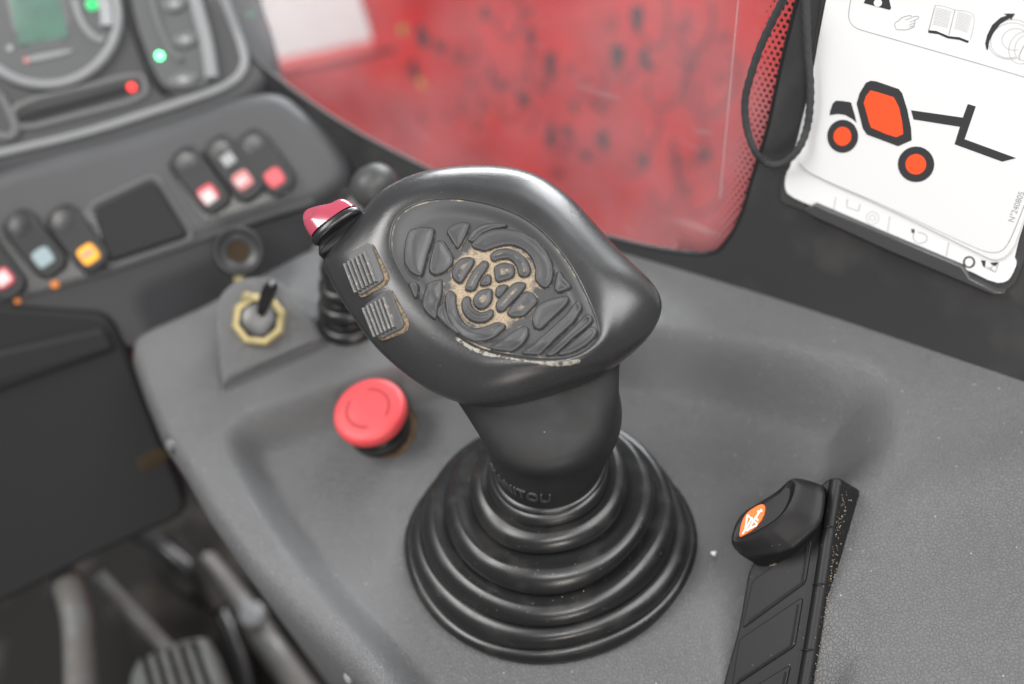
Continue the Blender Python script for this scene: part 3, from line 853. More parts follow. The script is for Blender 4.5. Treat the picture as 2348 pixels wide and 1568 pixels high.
# ------------------------------------------------------------------ key switch on its wedge
def c3(p):
    p = np.asarray(p, float); return np.stack([(750 + p[:, 0] / 2.09) / 1.7452, (850 + p[:, 1] / 2.09) / 1.7452], 1)
FACE = c3([(232, 800), (290, 670), (400, 585), (520, 548), (650, 545), (770, 575), (900, 700), (1040, 900), (1150, 1080), (1120, 1115), (700, 1285), (330, 1432), (285, 1478), (262, 1300), (232, 950)])
ka = onz(*c3([(300, 1455)])[0], 2.75); kb = onz(*c3([(1140, 1095)])[0], 2.75)
kr = nrm(kb - ka); kh = V(kr[1], -kr[0], 0)
KN = nrm(kh * sin(radians(34)) + V(0, 0, 1) * cos(radians(34)))
KU, KV = kr, np.cross(KN, kr)
fp = chaikin(np.array([onp(x, y, ka, KN) for x, y in FACE]), 2)
rings = [fp, fp + KN * 0]
f2 = to2(fp, ka, KU, KV); f2i = inset2(f2, .4)
if np.sum(f2[:, 0] * np.roll(f2[:, 1], -1) - np.roll(f2[:, 0], -1) * f2[:, 1]) < 0: f2 = f2[::-1]; fp = fp[::-1]
top = ka + f2i[:, :1] * KU + f2i[:, 1:] * KV
mid_ = ka + f2[:, :1] * KU + f2[:, 1:] * KV - KN * .22
cent = mid_.mean(0)
low = mid_ + (mid_ - cent) * [.42, .42, 0]; low[:, 2] = 1.7
lowm = mid_ + (mid_ - cent) * [.10, .10, 0]; lowm[:, 2] = mid_[:, 2] * .55 + 1.7 * .45
tm = ka + inset2(f2, .12)[:, :1] * KU + inset2(f2, .12)[:, 1:] * KV - KN * .05
wedge = obj('key_pod', *loft(catmull([low, lowm, mid_, tm, top], 3), True, True), 'console_grey', None, sharp=0)
wedge['kind'] = 'structure'
kc = onp(595, 735, ka, KN)
t = thing('key_switch', 'ignition switch with brass hex nut, key inserted, on grey wedge', 'ignition switch', kc)
th8 = np.linspace(0, 2 * pi, 8, endpoint=False) + .3
def ngon_ring(c, n, r, z, k=8, ph=.3):
    u, v_, w = basis(n); a = np.linspace(0, 2 * pi, k, endpoint=False) + ph
    return c + z * w + r * (np.cos(a)[:, None] * u + np.sin(a)[:, None] * v_)
th_ = [(1.55, -.1), (1.55, .38), (1.42, .5), (1.12, .5), (1.08, .3)]
obj('nut', *loft([ngon_ring(kc, KN, r, z) for r, z in th_]), 'brass', t, sharp=25)
obj('sleeve', *lathe(kc, KN, [(1.1, .0), (1.1, .42), (1.0, .46), (.95, .4)]), 'gloss_black', t)
obj('barrel', *lathe(kc, KN, [(.93, .1), (.93, .55), (.8, .66), (.2, .68)]), 'chrome', t)
kd = nrm(onp(617, 668, kc + KN * 2.2, KN) - kc)
kw = nrm(np.cross(kd, -_F)); kt = np.cross(kd, kw)
kp = [(-.18, .5), (.18, .5), (.30, 1.2), (.36, 1.6), (.36, 2.7), (.2, 2.95), (-.2, 2.95), (-.36, 2.7), (-.36, 1.6), (-.30, 1.2)]
v, f = plate(np.array(kp) * [1.0, 1.15], kc, kw, kd, kt, -.22, .22, .06, 1)
recalc(obj('key', v, f, 'gloss_black', t))
# dust cap hanging behind the switch on a strap
cc = atd(547, 577, 64.5); cn = nrm(-ray(547, 577) * .8 + KN * .5)
cap_ = thing('dust_cap', 'round black rubber dust cap hinged open above ignition switch', 'cap', cc)
obj('cap_rim', *lathe(cc, cn, [(1.0, -.1), (1.05, .25), (1.2, .42), (1.38, .42), (1.5, .2), (1.45, -.5), (.9, -.6)], 48, False, True), 'rocker_black', cap_, sharp=50)
obj('cap_inside', *lathe(cc, cn, [(1.06, .2), (.72, .05), (.62, -.1)], 48, False, True), 'rubber_pale', cap_)
obj('cap_hole', *lathe(cc, cn, [(.62, -.06), (.05, -.07)], 32, False, True), 'cap_dirt', cap_)
hp = [onp(548, 640, cc, cn), atd(556, 655, 63.6), onp(570, 690, kc + KN * .5, KN)]
hv = tube(catmull([cc - cn * .2 - nrm(_U0) * 1.0] + hp, 5), .34, 8)
obj('strap', *hv, 'brass', cap_)

# ------------------------------------------------------------------ small lever behind the joystick
lb = onz(805, 735, 2.3); lk = atd(857, 428, 60.5)
t = thing('small_lever', 'thin black lever with grey ball knob behind the joystick', 'lever', lb)
d_ = nrm(lk - lb)
bellows(lb - V(0, 0, .3), lb + V(.6, .8, 4.2), [(2.0, .5), (1.75, 1.5), (1.5, 2.5), (1.25, 3.5)], .9, 'lever_boot', t, 'rubber_boot', depth=.4, n=64)
obj('rod', *tube(catmull([lb + V(.5, .6, 3.3), lb + (lk - lb) * .6, lk - d_ * .6], 6), .42, 12), 'gloss_black', t)
obj('knob', *lathe(lk, nrm(d_ * .5 + CR * .55), [tuple(p) for p in catmull([np.array(p) for p in ((.3, -1.3), (.8, -1.1), (1.15, -.5), (1.2, .1), (1.0, .8), (.55, 1.25), (.03, 1.4))], 4)], 40), 'cluster_dark', t, sharp=0)

# ------------------------------------------------------------------ switch strip on the right of the tray
def sp(p, off=0): return np.array([onp(x, y, SO + SN * off, SN) for x, y in c4(p)])
def s2(p, off=0): return to2(sp(p, off), SO, SU, SV)
t = thing('switch_strip', 'black plastic switch strip with blank plates set in the console side', 'switch panel', sp([(700, 1700)])[0])
strip_poly = [(600, 860), (690, 760), (1075, 320), (1150, 318), (1160, 340), (1100, 820), (965, 1568), (880, 2050), (340, 2050), (450, 1540), (535, 1230)]
obj('strip_base', *plate(s2(strip_poly), SO, SU, SV, SN, -2.2, 0, .10, .4), 'black_plastic', t)
rid = [(1132, 340), (1092, 600), (1038, 960), (975, 1360), (925, 1660), (865, 2050)]
rp_ = catmull(list(sp(rid, .02)), 5)
rt = tube(rp_, .33, 16)
ridge = obj('edge_ridge', *rt, 'black_plastic', t)
for y0, pl in enumerate(([(625, 945), (985, 690), (945, 955), (560, 1235)], [(545, 1300), (930, 1040), (880, 1340), (500, 1590)], [(480, 1680), (855, 1450), (790, 1760), (430, 1990)])):
    pb = obj('blank_plate', *plate(s2(pl), SO, SU, SV, SN, -.1, .10, .04, .2), 'black_plastic', t)
    q = np.array(pl, float)
    inner = q + (q.mean(0) - q) * .16
    path = to2([onp(x, y, SO + SN * .12, SN) for x, y in c4(np.vstack([inner[1], inner[2], inner[3]]))], SO, SU, SV)
    path = resample(path, 24, False)
    obj('plate_bead', *tube(SO + path[:, :1] * SU + path[:, 1:] * SV + .10 * SN, .055, 6), 'black_plastic', pb)
for yy in ((1050, 625, 1110, 618), (985, 968, 1060, 965), (915, 1365, 990, 1362)):
    pa, pb_ = sp([(yy[0], yy[1]), (yy[2], yy[3])], .3)
    pts = [pa + (pb_ - pa) * k + SN * (.24 * sin(pi * k)) for k in np.linspace(0, 1, 8)]
    obj('joint_line', *tube(pts, .03, 5), 'gloss_black', t)
# the rocker that stands on the strip
t = thing('rocker_switch', 'black rocker switch with orange crossed-out symbol on the right strip', 'switch', sp([(800, 650)])[0], 'rocker switches')
TOPP = [(497, 690), (505, 640), (530, 580), (575, 525), (650, 478), (770, 408), (830, 345), (862, 322), (890, 335), (885, 400), (850, 490), (790, 565), (700, 628), (600, 680), (535, 712), (505, 712)]
BASP = [(640, 850), (600, 800), (600, 760), (640, 690), (720, 600), (800, 520), (870, 440), (960, 390), (1040, 360), (1070, 390), (1055, 520), (1035, 610), (980, 690), (900, 770), (800, 830), (700, 860)]
MIDP = [(500, 735), (494, 690), (520, 600), (570, 530), (650, 480), (775, 405), (840, 338), (880, 318), (1000, 345), (1062, 385), (1050, 520), (1030, 600), (960, 670), (840, 770), (600, 802), (560, 800)]
tp = resample(chaikin(sp(TOPP, 2.1), 1), 120); mp_ = resample(chaikin(sp(MIDP, 1.15), 1), 120); bp_ = resample(chaikin(sp(BASP, 0), 1), 120)
def align(a, b):
    best = min(range(len(b)), key=lambda s: np.sum((a - np.roll(b, s, 0)) ** 2)); return np.roll(b, best, 0)
mp_ = align(tp, mp_); bp_ = align(mp_, bp_)
tc_ = tp.mean(0)
ks = [bp_, mp_ * .5 + bp_ * .5 + SN * .05, mp_, mp_ * .7 + tp * .3, mp_ * .2 + tp * .8 + SN * .03, tp]
rg = catmull(ks, 5)
rg += [tp + (tc_ - tp) * .05 + SN * .02, tp + (tc_ - tp) * .10 - SN * .05, tp + (tc_ - tp) * .25 - SN * .12]
body_sw = recalc(obj('rocker_body', *loft(rg, True, True), 'black_plastic', t, sharp=50))
lab = s2([(538, 682), (552, 600), (575, 545), (615, 508), (672, 478), (697, 486), (695, 530), (672, 580), (635, 625), (570, 668)], 2.03)
obj('symbol_plate', *plate(lab, SO, SU, SV, SN, 1.95, 2.06, .02, 1), 'label_orange', t, label='orange symbol plate with white crossed lines')
for a in ([(575, 640), (590, 545), (600, 545)], [(590, 545), (650, 600)], [(575, 640), (650, 605)], [(590, 640), (640, 560), (675, 510)], [(640, 560), (655, 580)], [(560, 660), (620, 560)], [(650, 525), (680, 520)]):
    pth = resample(s2(a, 2.07), 8, False)
    obj('symbol_line', *strip(pth, .07, SO, SU, SV, SN, 2.075), 'white_print', t)

# chips of debris lying on the tray and along the strip
cv = []
def crumb(p, s):
    d = rng.normal(size=(6, 3)) * .25
    b = np.array([(1, 0, 0), (-1, 0, 0), (0, 1, 0), (0, -1, 0), (0, 0, 1), (0, 0, -1)], float) + d
    return p + b * s, [(0, 2, 4), (2, 1, 4), (1, 3, 4), (3, 0, 4), (2, 0, 5), (1, 2, 5), (3, 1, 5), (0, 3, 5)]
edgepx = [(1190, 400), (1140, 640), (1108, 850), (1080, 1000), (1040, 1250), (1000, 1500), (960, 1750)]
ep = catmull(list(sp(edgepx, .02)), 30)
cr_ = []
for k in range(240):
    p = ep[rng.integers(len(ep))] + rng.normal(size=3) * .11
    cr_.append(crumb(p + SN * .04, .015 + .02 * rng.random()))
for k in range(70):
    p = sp([(700 + 110 * rng.random(), 790 + 60 * rng.random())], .03)[0]
    cr_.append(crumb(p, .02 + .03 * rng.random()))
v, f = merge(*cr_)
obj('dirt_crumbs', v, f, 'dust', None, smooth=False, label='sandy dirt crumbs along the edge of the black switch strip', cat='dirt', kind='stuff')
p = onz(1637, 1268, .05)
v, f = crumb(p, .16); v[:, 2] = .02 + (v[:, 2] - v[:, 2].min()) * .5
obj('debris_chip', v, f, 'white_print', None, smooth=False, label='tiny pale chip of debris lying on the tray beside the boot', cat='debris')

# ------------------------------------------------------------------ instruction cards in their pocket on the wall
def c5(p):
    p = np.asarray(p, float); return np.stack([(2800 + p[:, 0] * .8292) / 1.7452, p[:, 1] * .8292 / 1.7452], 1)
def d2(p, off): return to2([onp(x, y, WA + WN * off, WN) for x, y in c5(p)], WA, WU, WV)
def wprint(name, p, m, parent, off, rnd=0):
    q = d2(p, off)
    return obj(name, *plate(q, WA, WU, WV, WN, off - .01, off + .004, .002, rnd, 1), m, parent, smooth=False)
holder = thing('card_pocket', 'dark plastic pocket on black wall holding the instruction cards', 'pocket', wp(2000, 500))
hb = [(585, 0), (560, 150), (540, 330), (520, 480), (470, 760), (440, 800), (392, 850), (386, 960), (410, 985), (500, 1016), (555, 990), (900, 1140), (1262, 1292), (1300, 1352), (1425, 1412), (1480, 1400), (1520, 1370), (1590, 1190), (1700, 700), (1900, 0), (1950, -260), (650, -260)]
obj('pocket_back', *plate(d2(hb, .1), WA, WU, WV, WN, -.05, .12, .05), 'holder_clear', holder)
lipo = [(500, 1016), (555, 988), (900, 1135), (1262, 1287), (1300, 1345), (1425, 1408), (1470, 1412), (1420, 1425), (1290, 1370), (900, 1205), (560, 1050)]
obj('pocket_lip', *plate(d2(lipo, .5), WA, WU, WV, WN, .1, .52, .06), 'holder_clear', holder)
back = thing('tabbed_card', 'white index card with printed tabs, behind the front instruction card', 'card', wp(1900, 470))
bp2 = [(560, 300), (440, 800), (415, 835), (408, 900), (425, 940), (520, 985), (900, 1140), (1290, 1300), (1420, 1365), (1480, 1360), (1505, 1330), (1530, 1270), (1512, 1235), (1620, 900), (1700, 300)]
obj('sheet', *plate(d2(bp2, .2), WA, WU, WV, WN, .13, .24, .02, 1), 'card_back', back)
for ln in ([(645, 1010), (655, 950)], [(905, 1115), (915, 1045)], [(1188, 1235), (1200, 1170)]):
    obj('tab_line', *strip(resample(d2(ln, .25), 6, False), .03, WA, WU, WV, WN, .247), 'print_grey', back)
a = np.linspace(0, 2 * pi, 24, endpoint=False)
for (x, y), r, wd, m in (((1298, 1265), 25, .09, 'print_black'), ((832, 1052), 30, .03, 'print_pale'), ((832, 1052), 14, .03, 'print_pale')):
    obj('tab_symbol', *strip(d2(np.stack([x + r * np.cos(a), y + r * np.sin(a)], 1), .25), wd, WA, WU, WV, WN, .247, True), m, back)
for pl in ([(1355, 1255), (1378, 1258), (1375, 1290), (1365, 1285)], [(1400, 1268), (1440, 1265), (1425, 1285), (1405, 1275)], [(1020, 1103), (1036, 1108), (1034, 1125), (1020, 1122)]):
    wprint('tab_symbol', pl, 'print_black', back, .25)
for ln in ([(1375, 1290), (1405, 1305), (1425, 1315), (1440, 1268)], [(1385, 1285), (1420, 1310)], [(1400, 1300), (1420, 1270)], [(1030, 1125), (1028, 1150), (1045, 1172), (1065, 1175), (1092, 1165), (1095, 1140), (1080, 1128), (1050, 1120)], [(710, 960), (708, 1000), (765, 1020), (772, 985)]):
    obj('tab_symbol', *strip(resample(d2(ln, .25), 20, False), .035, WA, WU, WV, WN, .247), 'print_grey', back)
card = thing('instruction_card', 'white instruction card with black and red vehicle pictogram', 'card', wp(2050, 300))
fp2 = [(606, -3), (560, 240), (500, 620), (468, 760), (475, 800), (540, 850), (900, 1005), (1350, 1230), (1420, 1262), (1480, 1240), (1530, 1160), (1640, 800), (1740, 400), (1900, -260), (660, -260)]
obj('sheet', *plate(d2(fp2, .4), WA, WU, WV, WN, .30, .36, .02, 1), 'card_white', card)
CO = .372
wprint('cab_outline', [(823, 390), (850, 393), (958, 430), (975, 450), (1000, 530), (1018, 620), (1021, 677), (955, 706), (900, 685), (805, 650), (785, 620), (755, 500), (770, 450), (800, 400)], 'print_black', card, CO, 0)
wprint('cab_window', [(822, 437), (855, 445), (935, 470), (960, 520), (975, 590), (980, 647), (948, 662), (900, 648), (825, 615), (816, 590), (790, 495), (800, 465)], 'print_red', card, CO + .012)
wprint('hood', [(655, 486), (690, 488), (728, 494), (745, 550), (755, 592), (735, 575), (700, 555), (665, 550), (625, 556), (628, 535), (640, 500)], 'print_black', card, CO)
for (x, y, rx, ry) in ((688, 658, 75, 80), (1042, 793, 88, 86)):
    wprint('tyre', np.stack([x + rx * np.cos(a), y + ry * np.sin(a)], 1), 'print_black', card, CO)
    wprint('wheel_disc', np.stack([x - 1 + .57 * rx * np.cos(a), y + .57 * ry * np.sin(a)], 1), 'print_red', card, CO + .012)
wprint('boom', [(1018, 532), (1268, 568), (1292, 502), (1330, 514), (1276, 672), (1524, 763), (1458, 780), (1228, 696), (1254, 612), (1030, 576)], 'print_black', card, CO)
wprint('warning_triangle', [(790, 15), (810, -30), (905, -30), (922, 40), (915, 48)], 'print_black', card, CO)
wprint('warning_dot', np.stack([858 + 20 * np.cos(a), 14 + 19 * np.sin(a)], 1), 'card_white', card, CO + .012)
def cline(p, wd, m, closed=False, n=40):
    q = d2(p, CO); q = resample(chaikin(q, 2, closed), n, closed)
    obj('printed_line', *strip(q, wd, WA, WU, WV, WN, CO, closed), m, card)
cline([(735, -40), (716, 60), (718, 100), (745, 135), (800, 152), (1200, 265), (1580, 376), (1800, 445)], .03, 'print_grey', n=60)
cline([(480, 790), (530, 840), (900, 995), (1340, 1205), (1420, 1224), (1470, 1205), (1510, 1130), (1580, 950)], .03, 'print_grey', n=70)
HAND = [(940, 130), (938, 110), (960, 100), (970, 85), (1015, 73), (1020, 75), (1015, 85), (1050, 76), (1058, 82), (1050, 92), (1035, 96), (1038, 105), (1035, 115), (1035, 125), (1030, 133), (985, 147), (972, 142), (950, 146)]
cline(HAND, .025, 'print_grey', True, 60)
for ln in ([(990, 96), (1020, 88)], [(1012, 108), (1036, 98)], [(1010, 120), (1036, 112)], [(1010, 131), (1032, 125)]): cline(ln, .02, 'print_grey', n=6)
cline([(1135, 25), (1180, 30), (1230, 50), (1280, 52), (1332, 72), (1305, 190)], .02, 'print_pale', n=30)
cline([(1135, 25), (1102, 150)], .03, 'print_grey', n=8); cline([(1230, 48), (1200, 170)], .025, 'print_grey', n=8)
for k in range(12):
    s = k / 12
    cline([(1140 - 20 * s, 40 + 85 * s), (1170 - 20 * s, 43 + 85 * s), (1213 - 20 * s, 58 + 85 * s)], .014, 'print_pale', n=8)
    cline([(1243 - 20 * s, 60 + 85 * s), (1275 - 20 * s, 65 + 85 * s), (1312 - 22 * s, 80 + 85 * s)], .014, 'print_pale', n=8)
wprint('book_edge', [(1102, 146), (1140, 150), (1200, 175), (1250, 180), (1297, 198), (1292, 208), (1250, 192), (1195, 185), (1150, 165), (1101, 158)], 'print_black', card, CO)
wprint('turn_arrow', [(1382, 240), (1376, 210), (1385, 170), (1410, 120), (1450, 85), (1480, 75), (1466, 66), (1520, 66), (1500, 97), (1495, 88), (1450, 115), (1415, 160), (1395, 200), (1388, 242)], 'print_black', card, CO)
for cx, cy, rx, ry in ((1500, 190, 108, 95), (1500, 195, 96, 84), (1520, 190, 62, 52), (1560, 230, 68, 78), (1570, 230, 50, 62)):
    aa = np.linspace(pi * .35, pi * 1.75, 40)
    cline(np.stack([cx + rx * np.cos(aa) - .25 * ry * np.sin(aa), cy + ry * np.sin(aa) + .12 * rx * np.cos(aa)], 1), .024, 'print_pale', n=60)
cline([(1545, 285), (1535, 275), (1570, 205), (1590, 215)], .03, 'print_grey', n=20)
tv, tf = text_mesh('N°240805', 1.0)
p0, p1, p2_ = d2([(1512, 1075), (1566, 930), (1483, 1067)], CO)
ux = (p1 - p0) / tv[:, 0].max(); uy = (p2_ - p0) / .72
q = p0 + tv[:, :1] * ux + tv[:, 1:] * uy
recalc(obj('serial_number', WA + q[:, :1] * WU + q[:, 1:] * WV + WN * CO, tf, 'print_grey', card, smooth=False))

# cord loop hanging over the pocket
loop = c5([(418, -60), (400, 0), (350, 100), (290, 230), (240, 380), (217, 490), (225, 610), (260, 720), (310, 780), (360, 795), (420, 775), (480, 710), (515, 620), (530, 520), (532, 400), (520, 250), (515, 100), (512, 0), (510, -60)])
off = np.r_[np.linspace(3.0, 1.6, 8), np.full(4, .9), np.linspace(.7, .95, 7)]
path = catmull([onp(x, y, WA + WN * o_, WN) for (x, y), o_ in zip(loop, off)], 8)
path = np.array(path)
n_ = 10; R = []
vs, fs = tube(path, .175, 10)
k = np.arange(len(vs)) // 10; j = np.arange(len(vs)) % 10
cen = path[k]; vs = cen + (vs - cen) * (1 + .12 * np.sin(j * 2 * pi / 10 * 2 + k * 1.9))[:, None]
obj('cord_loop', vs, fs, 'cord_black', None, label='black braided cord loop hanging beside the instruction card', cat='cord', sharp=0)

# ------------------------------------------------------------------ side window and what stands outside it
win = thing('side_window', 'dusty hazy side window with dotted black border', 'window', wp(1300, 540))
gl = [(430, -250), (480, 60), (560, 170), (700, 310), (1000, 450), (1440, 600), (1700, 640), (1770, 480), (1830, 250), (1880, 0), (1940, -250)]
obj('pane', *plate(w2(gl, -.14), WA, WU, WV, WN, -.32, -.14, .03), 'dusty_hazy_glass', win)
for a_, b_ in (((1692, 0), (1650, 455)), ((1400, 690), (1660, 790))):
    q = resample(w2([a_, b_], -.13), 12, False); obj('scratch', *strip(q, .03, WA, WU, WV, WN, -.13), 'print_pale', win)
dots = []
seg2 = edge2
step = .30
def frit():
    i = 0; n8 = 10; an = np.linspace(0, 2 * pi, n8, endpoint=False)
    xs = np.arange(seg2[:, 0].min(), seg2[:, 0].max() + 2, step); ys = np.arange(seg2[:, 1].min() - 1, seg2[:, 1].max(), step * .9)
    wallc = ccw(wallpoly)
    gx, gy = np.meshgrid(xs, ys); gx = gx + (np.arange(len(ys)) % 2)[:, None] * step / 2
    d = sdf(wallc, gx, gy)
    for x, y, dd in zip(gx.ravel(), gy.ravel(), d.ravel()):
        if -.2 < dd < 1.5 and x > 3.0:
            r = .118 * (1 - dd / 1.8)
            if r < .03: continue
            c = np.array([x + .0, y]); q = c + r * np.stack([np.cos(an), np.sin(an)], 1)
            dots.append((WA + q[:, :1] * WU + q[:, 1:] * WV + WN * (-.12), [tuple(range(n8))]))
frit()
v, f = merge(*dots)
obj('border_dots', v, f, 'gloss_black', win, smooth=False, kind='stuff')
e3 = [WA + p[0] * WU + p[1] * WV - WN * .12 for p in edge2]
obj('seal', *tube(np.array(e3), .15, 8), 'seal_rubber', win)

RO = atd(1250, 250, 118); RN = nrm(-_nh * -1 + V(0, 0, .25)); 
if RN @ (CAM - RO) < 0: RN = -RN
RU, RV, RN = basis(RN, wdir)
def r2(p, off=0): return to2([onp(x, y, RO + RN * off, RN) for x, y in p], RO, RU, RV)
mach = thing('red_machine', 'red painted machine side with dark decals, seen through dusty hazy glass', 'machine', onp(1250, 700, RO, RN))
obj('side_panel', *plate(r2([(480, 188), (640, 160), (850, 116), (838, 60), (818, 0), (780, -300), (2300, -300), (2300, 900), (1300, 900), (640, 330), (480, 240)]), RO, RU, RV, RN, -6, 0, .8), 'machine_red', mach)
obj('panel_gap', *strip(resample(r2([(560, 180), (640, 168), (800, 138), (905, 112)], .1), 20, False), .5, RO, RU, RV, RN, .1), 'decal_dark', mach)
def c7(p):
    p = np.asarray(p, float); return np.stack([(1000 + p[:, 0] / 1.0673) / 1.7452, p[:, 1] / 1.0673 / 1.7452], 1)
def decal(kind, x, y, s=1.0, m='decal_dark'):
    P = c7([(x, y)])[0]
    low_ = False
    q = r2([tuple(P)])[0]; k = s * 1.4
    rot = random.uniform(-.3, .3)
    if kind == 'loop':
        b = np.array([(0, 1.5), (.9, 1.2), (1.0, 0), (.7, -1.3), (-.1, -1.7), (-.8, -1.1), (-.6, .2)]) * k + np.random.RandomState(int(x)).normal(size=(7, 2)) * .25
        b = chaikin(b, 2)
        c_, s_ = cos(rot), sin(rot); b = b @ np.array([[c_, s_], [-s_, c_]])
        g = strip(q + b[: int(len(b) * .8)], .22, RO, RU, RV, RN, .1)
    else:
        b = np.array([(-.5, -1.2), (.3, -1.3), (.6, -.2), (.3, 1.1), (-.2, 1.3), (-.7, .2)]) * k * .8 + np.random.RandomState(int(x) + 5).normal(size=(6, 2)) * .3
        g = plate(q + chaikin(b, 1), RO, RU, RV, RN, -.05, .1, .02)
    obj('decal', *g, m, mach)
for kx in ((740, 160, .9, 'b'), (700, 295, .9, 'b'), (830, 215, .5, 'b'), (930, 195, .9, 'l'), (1055, 350, .6, 'b'), (1110, 430, 1.1, 'l'), (1020, 290, .6, 'b'), (1300, 265, 1.0, 'b'), (1460, 330, 1.2, 'l'),
           (1575, 235, 1.0, 'b'), (1690, 255, .9, 'b'), (1770, 340, 1.5, 'l'), (1655, 90, 1.0, 'b'), (1715, 60, 1.3, 'l'), (1900, 100, 1.4, 'l'), (1985, 350, 1.5, 'l'), (1870, 315, .5, 'b'), (1510, 600, .9, 'b'),
           (1285, 560, 1.0, 'b'), (1700, 540, .9, 'l'), (1860, 570, 1.5, 'l'), (1690, 690, .9, 'b'), (1620, 690, .8, 'l'), (1770, 800, 1.2, 'l'), (1930, 820, 1.3, 'l'), (1100, 60, 1.2, 'l'), (1200, 150, .5, 'b'), (1870, 400, .6, 'b'), (1010, 60, .6, 'b'), (1450, 360, .5, 'b')):
    decal('loop' if kx[3] == 'l' else 'blob', kx[0], kx[1], kx[2])
for _ in range(45): decal(random.choice(('blob', 'loop')), random.uniform(700, 2080), random.uniform(20, 850), random.uniform(.22, .5))
decal('blob', 660, 118, .5, 'decal_green'); decal('blob', 730, 355, .5, 'decal_yellow')
BO = atd(700, 60, 150)
def b2(p): return to2([onp(x, y, BO, RN) for x, y in p], BO, RU, RV)
obj('far_wall', *plate(b2([(300, -500), (1500, -500), (1500, 600), (300, 600)]), BO, RU, RV, RN, -5, 0, .3), 'machine_white', None, smooth=False, label='bright white wall standing beyond the red machine', cat='wall')

# ------------------------------------------------------------------ dashboard
Q1 = onz(20, 650, 4); Q2 = onz(640, 400, 4); DR = nrm(Q2 - Q1); DH = V(DR[1], -DR[0], 0)
DN = nrm(DH * cos(radians(45)) + V(0, 0, 1) * sin(radians(45))); DU = DR; DV = np.cross(DN, DU)
def dp(x, y, off=0): return onp(x, y, Q2 + DN * off, DN)
def e2(p, off=0): return to2([dp(x, y, off) for x, y in p], Q2, DU, DV)
dash = thing('dashboard', 'grey moulded dashboard with switch banks and rounded end by the window', 'dashboard', dp(300, 700))
dpoly = [(-300, 500), (0, 380), (240, 320), (430, 262), (560, 212), (640, 205), (700, 250), (760, 300), (800, 355), (812, 402), (790, 445), (730, 478), (600, 516), (480, 558), (240, 640), (0, 715), (-300, 815)]
obj('dash_body', *plate(e2(dpoly), Q2, DU, DV, DN, -9, 0, 1.3, 2, 8), 'dash_grey', dash, sharp=60)
for pl in ([(-60, 560), (120, 490), (235, 470), (250, 612), (70, 668), (-60, 710)], [(385, 388), (450, 355), (560, 325), (630, 320), (690, 440), (600, 470), (480, 505), (460, 500)]):
    obj('switch_recess', *plate(e2(pl), Q2, DU, DV, DN, -.2, .08, .05, 1), 'gloss_black', dash)
obj('blank_module', *plate(e2([(212, 480), (352, 412), (432, 540), (250, 600)], .3), Q2, DU, DV, DN, -.1, .35, .15, .5), 'lower_panel', dash)
obj('module_border', *tube(Q2 + np.array([[*(a * DU + b * DV + DN * .06)] for a, b in resample(soft(e2([(200, 474), (356, 400), (448, 545), (246, 614)]), .6), 60)]), .13, 6, False), 'trim_mid', dash)
SKO = dp(240, 640, -.4); SKU, SKV, SKN = basis(DH * .9 + V(0, 0, .42), DR)
obj('dash_skirt', *plate(to2([onp(x, y, SKO, SKN) for x, y in ((-300, 780), (0, 690), (240, 615), (480, 530), (720, 452), (800, 425), (830, 500), (740, 600), (480, 740), (320, 800), (241, 800), (0, 884), (-300, 985))], SKO, SKU, SKV), SKO, SKU, SKV, SKN, -2, 0, .3), 'dash_under', dash)
obj('lip_line', *tube(np.array([dp(x, y, -.1) for x, y in ((-60, 708), (240, 622), (480, 540), (600, 500), (720, 462))]), .22, 8), 'dash_grey', dash)
for px, py, in ((45, 715), ):
    pass
for i, (x, y, s) in enumerate(((40, 690, .18), (126, 652, .26))):
    c = dp(x, y, .12); obj('indicator_lamp', *lathe(c, DN, [(s, -.1), (s, .08), (s * .7, .14)], 16), 'led_amber', dash)

def rocker(cx, cy, lx, ly, lens, label, sym=None):
    c = dp(cx, cy, .1); t = thing('rocker_switch', label, 'switch', c, 'rocker switches')
    o2 = e2([(cx, cy)], .1)[0]
    # switch runs down the panel, slightly askew with it
    e = e2([(412, 375), (505, 500)]); dn = nrm(e[1] - e[0]); rt_ = np.array([-dn[1], dn[0]])
    if rt_[0] < 0: rt_ = -rt_
    U3 = rt_[0] * DU + rt_[1] * DV; V3 = -(dn[0] * DU + dn[1] * DV)
    O = Q2 + o2[0] * DU + o2[1] * DV
    body = rrect(2.15, 4.5, .8, 6)
    obj('rocker_body', *plate(body, O, U3, V3, DN, 0, .55, .22, 0, 4), 'rocker_black', t)
    obj('finger_dimple', *lathe(O + V3 * 1.35 + DN * .56, DN, [(.62, -.02), (.6, .02), (.3, .0), (.02, -.01)], 24), 'gloss_black', t)
    l2 = e2([(lx, ly)], .65)[0]; LO = Q2 + l2[0] * DU + l2[1] * DV
    obj('lens', *plate(rrect(1.12, 1.12, .28, 4), LO, U3, V3, DN, .4, .66, .06), lens, t)
    if sym:
        for m, pl in sym: obj('lens_symbol', *plate(np.array(pl), LO, U3, V3, DN, .6, .68, .005), m, t, smooth=False)
sq = lambda w, h, x=0, y=0: [(x - w / 2, y - h / 2), (x + w / 2, y - h / 2), (x + w / 2, y + h / 2), (x - w / 2, y + h / 2)]
rocker(-12, 612, 6, 638, 'lens_red', 'dash rocker switch with pink and white lens at the bank end', [('lens_white', sq(.8, .75))])
rocker(82, 560, 98, 590, 'lens_teal', 'dash rocker switch with pale blue-grey symbol lens')
rocker(180, 548, 202, 583, 'lens_orange', 'dash rocker switch with orange lens beside the blank module', [('lens_pink', sq(.75, .3, 0, .05))])
rocker(460, 415, 477, 445, 'lens_red', 'dash rocker switch with mostly white lens edged red', [('lens_white', sq(.8, .8, -.08, -.15))])
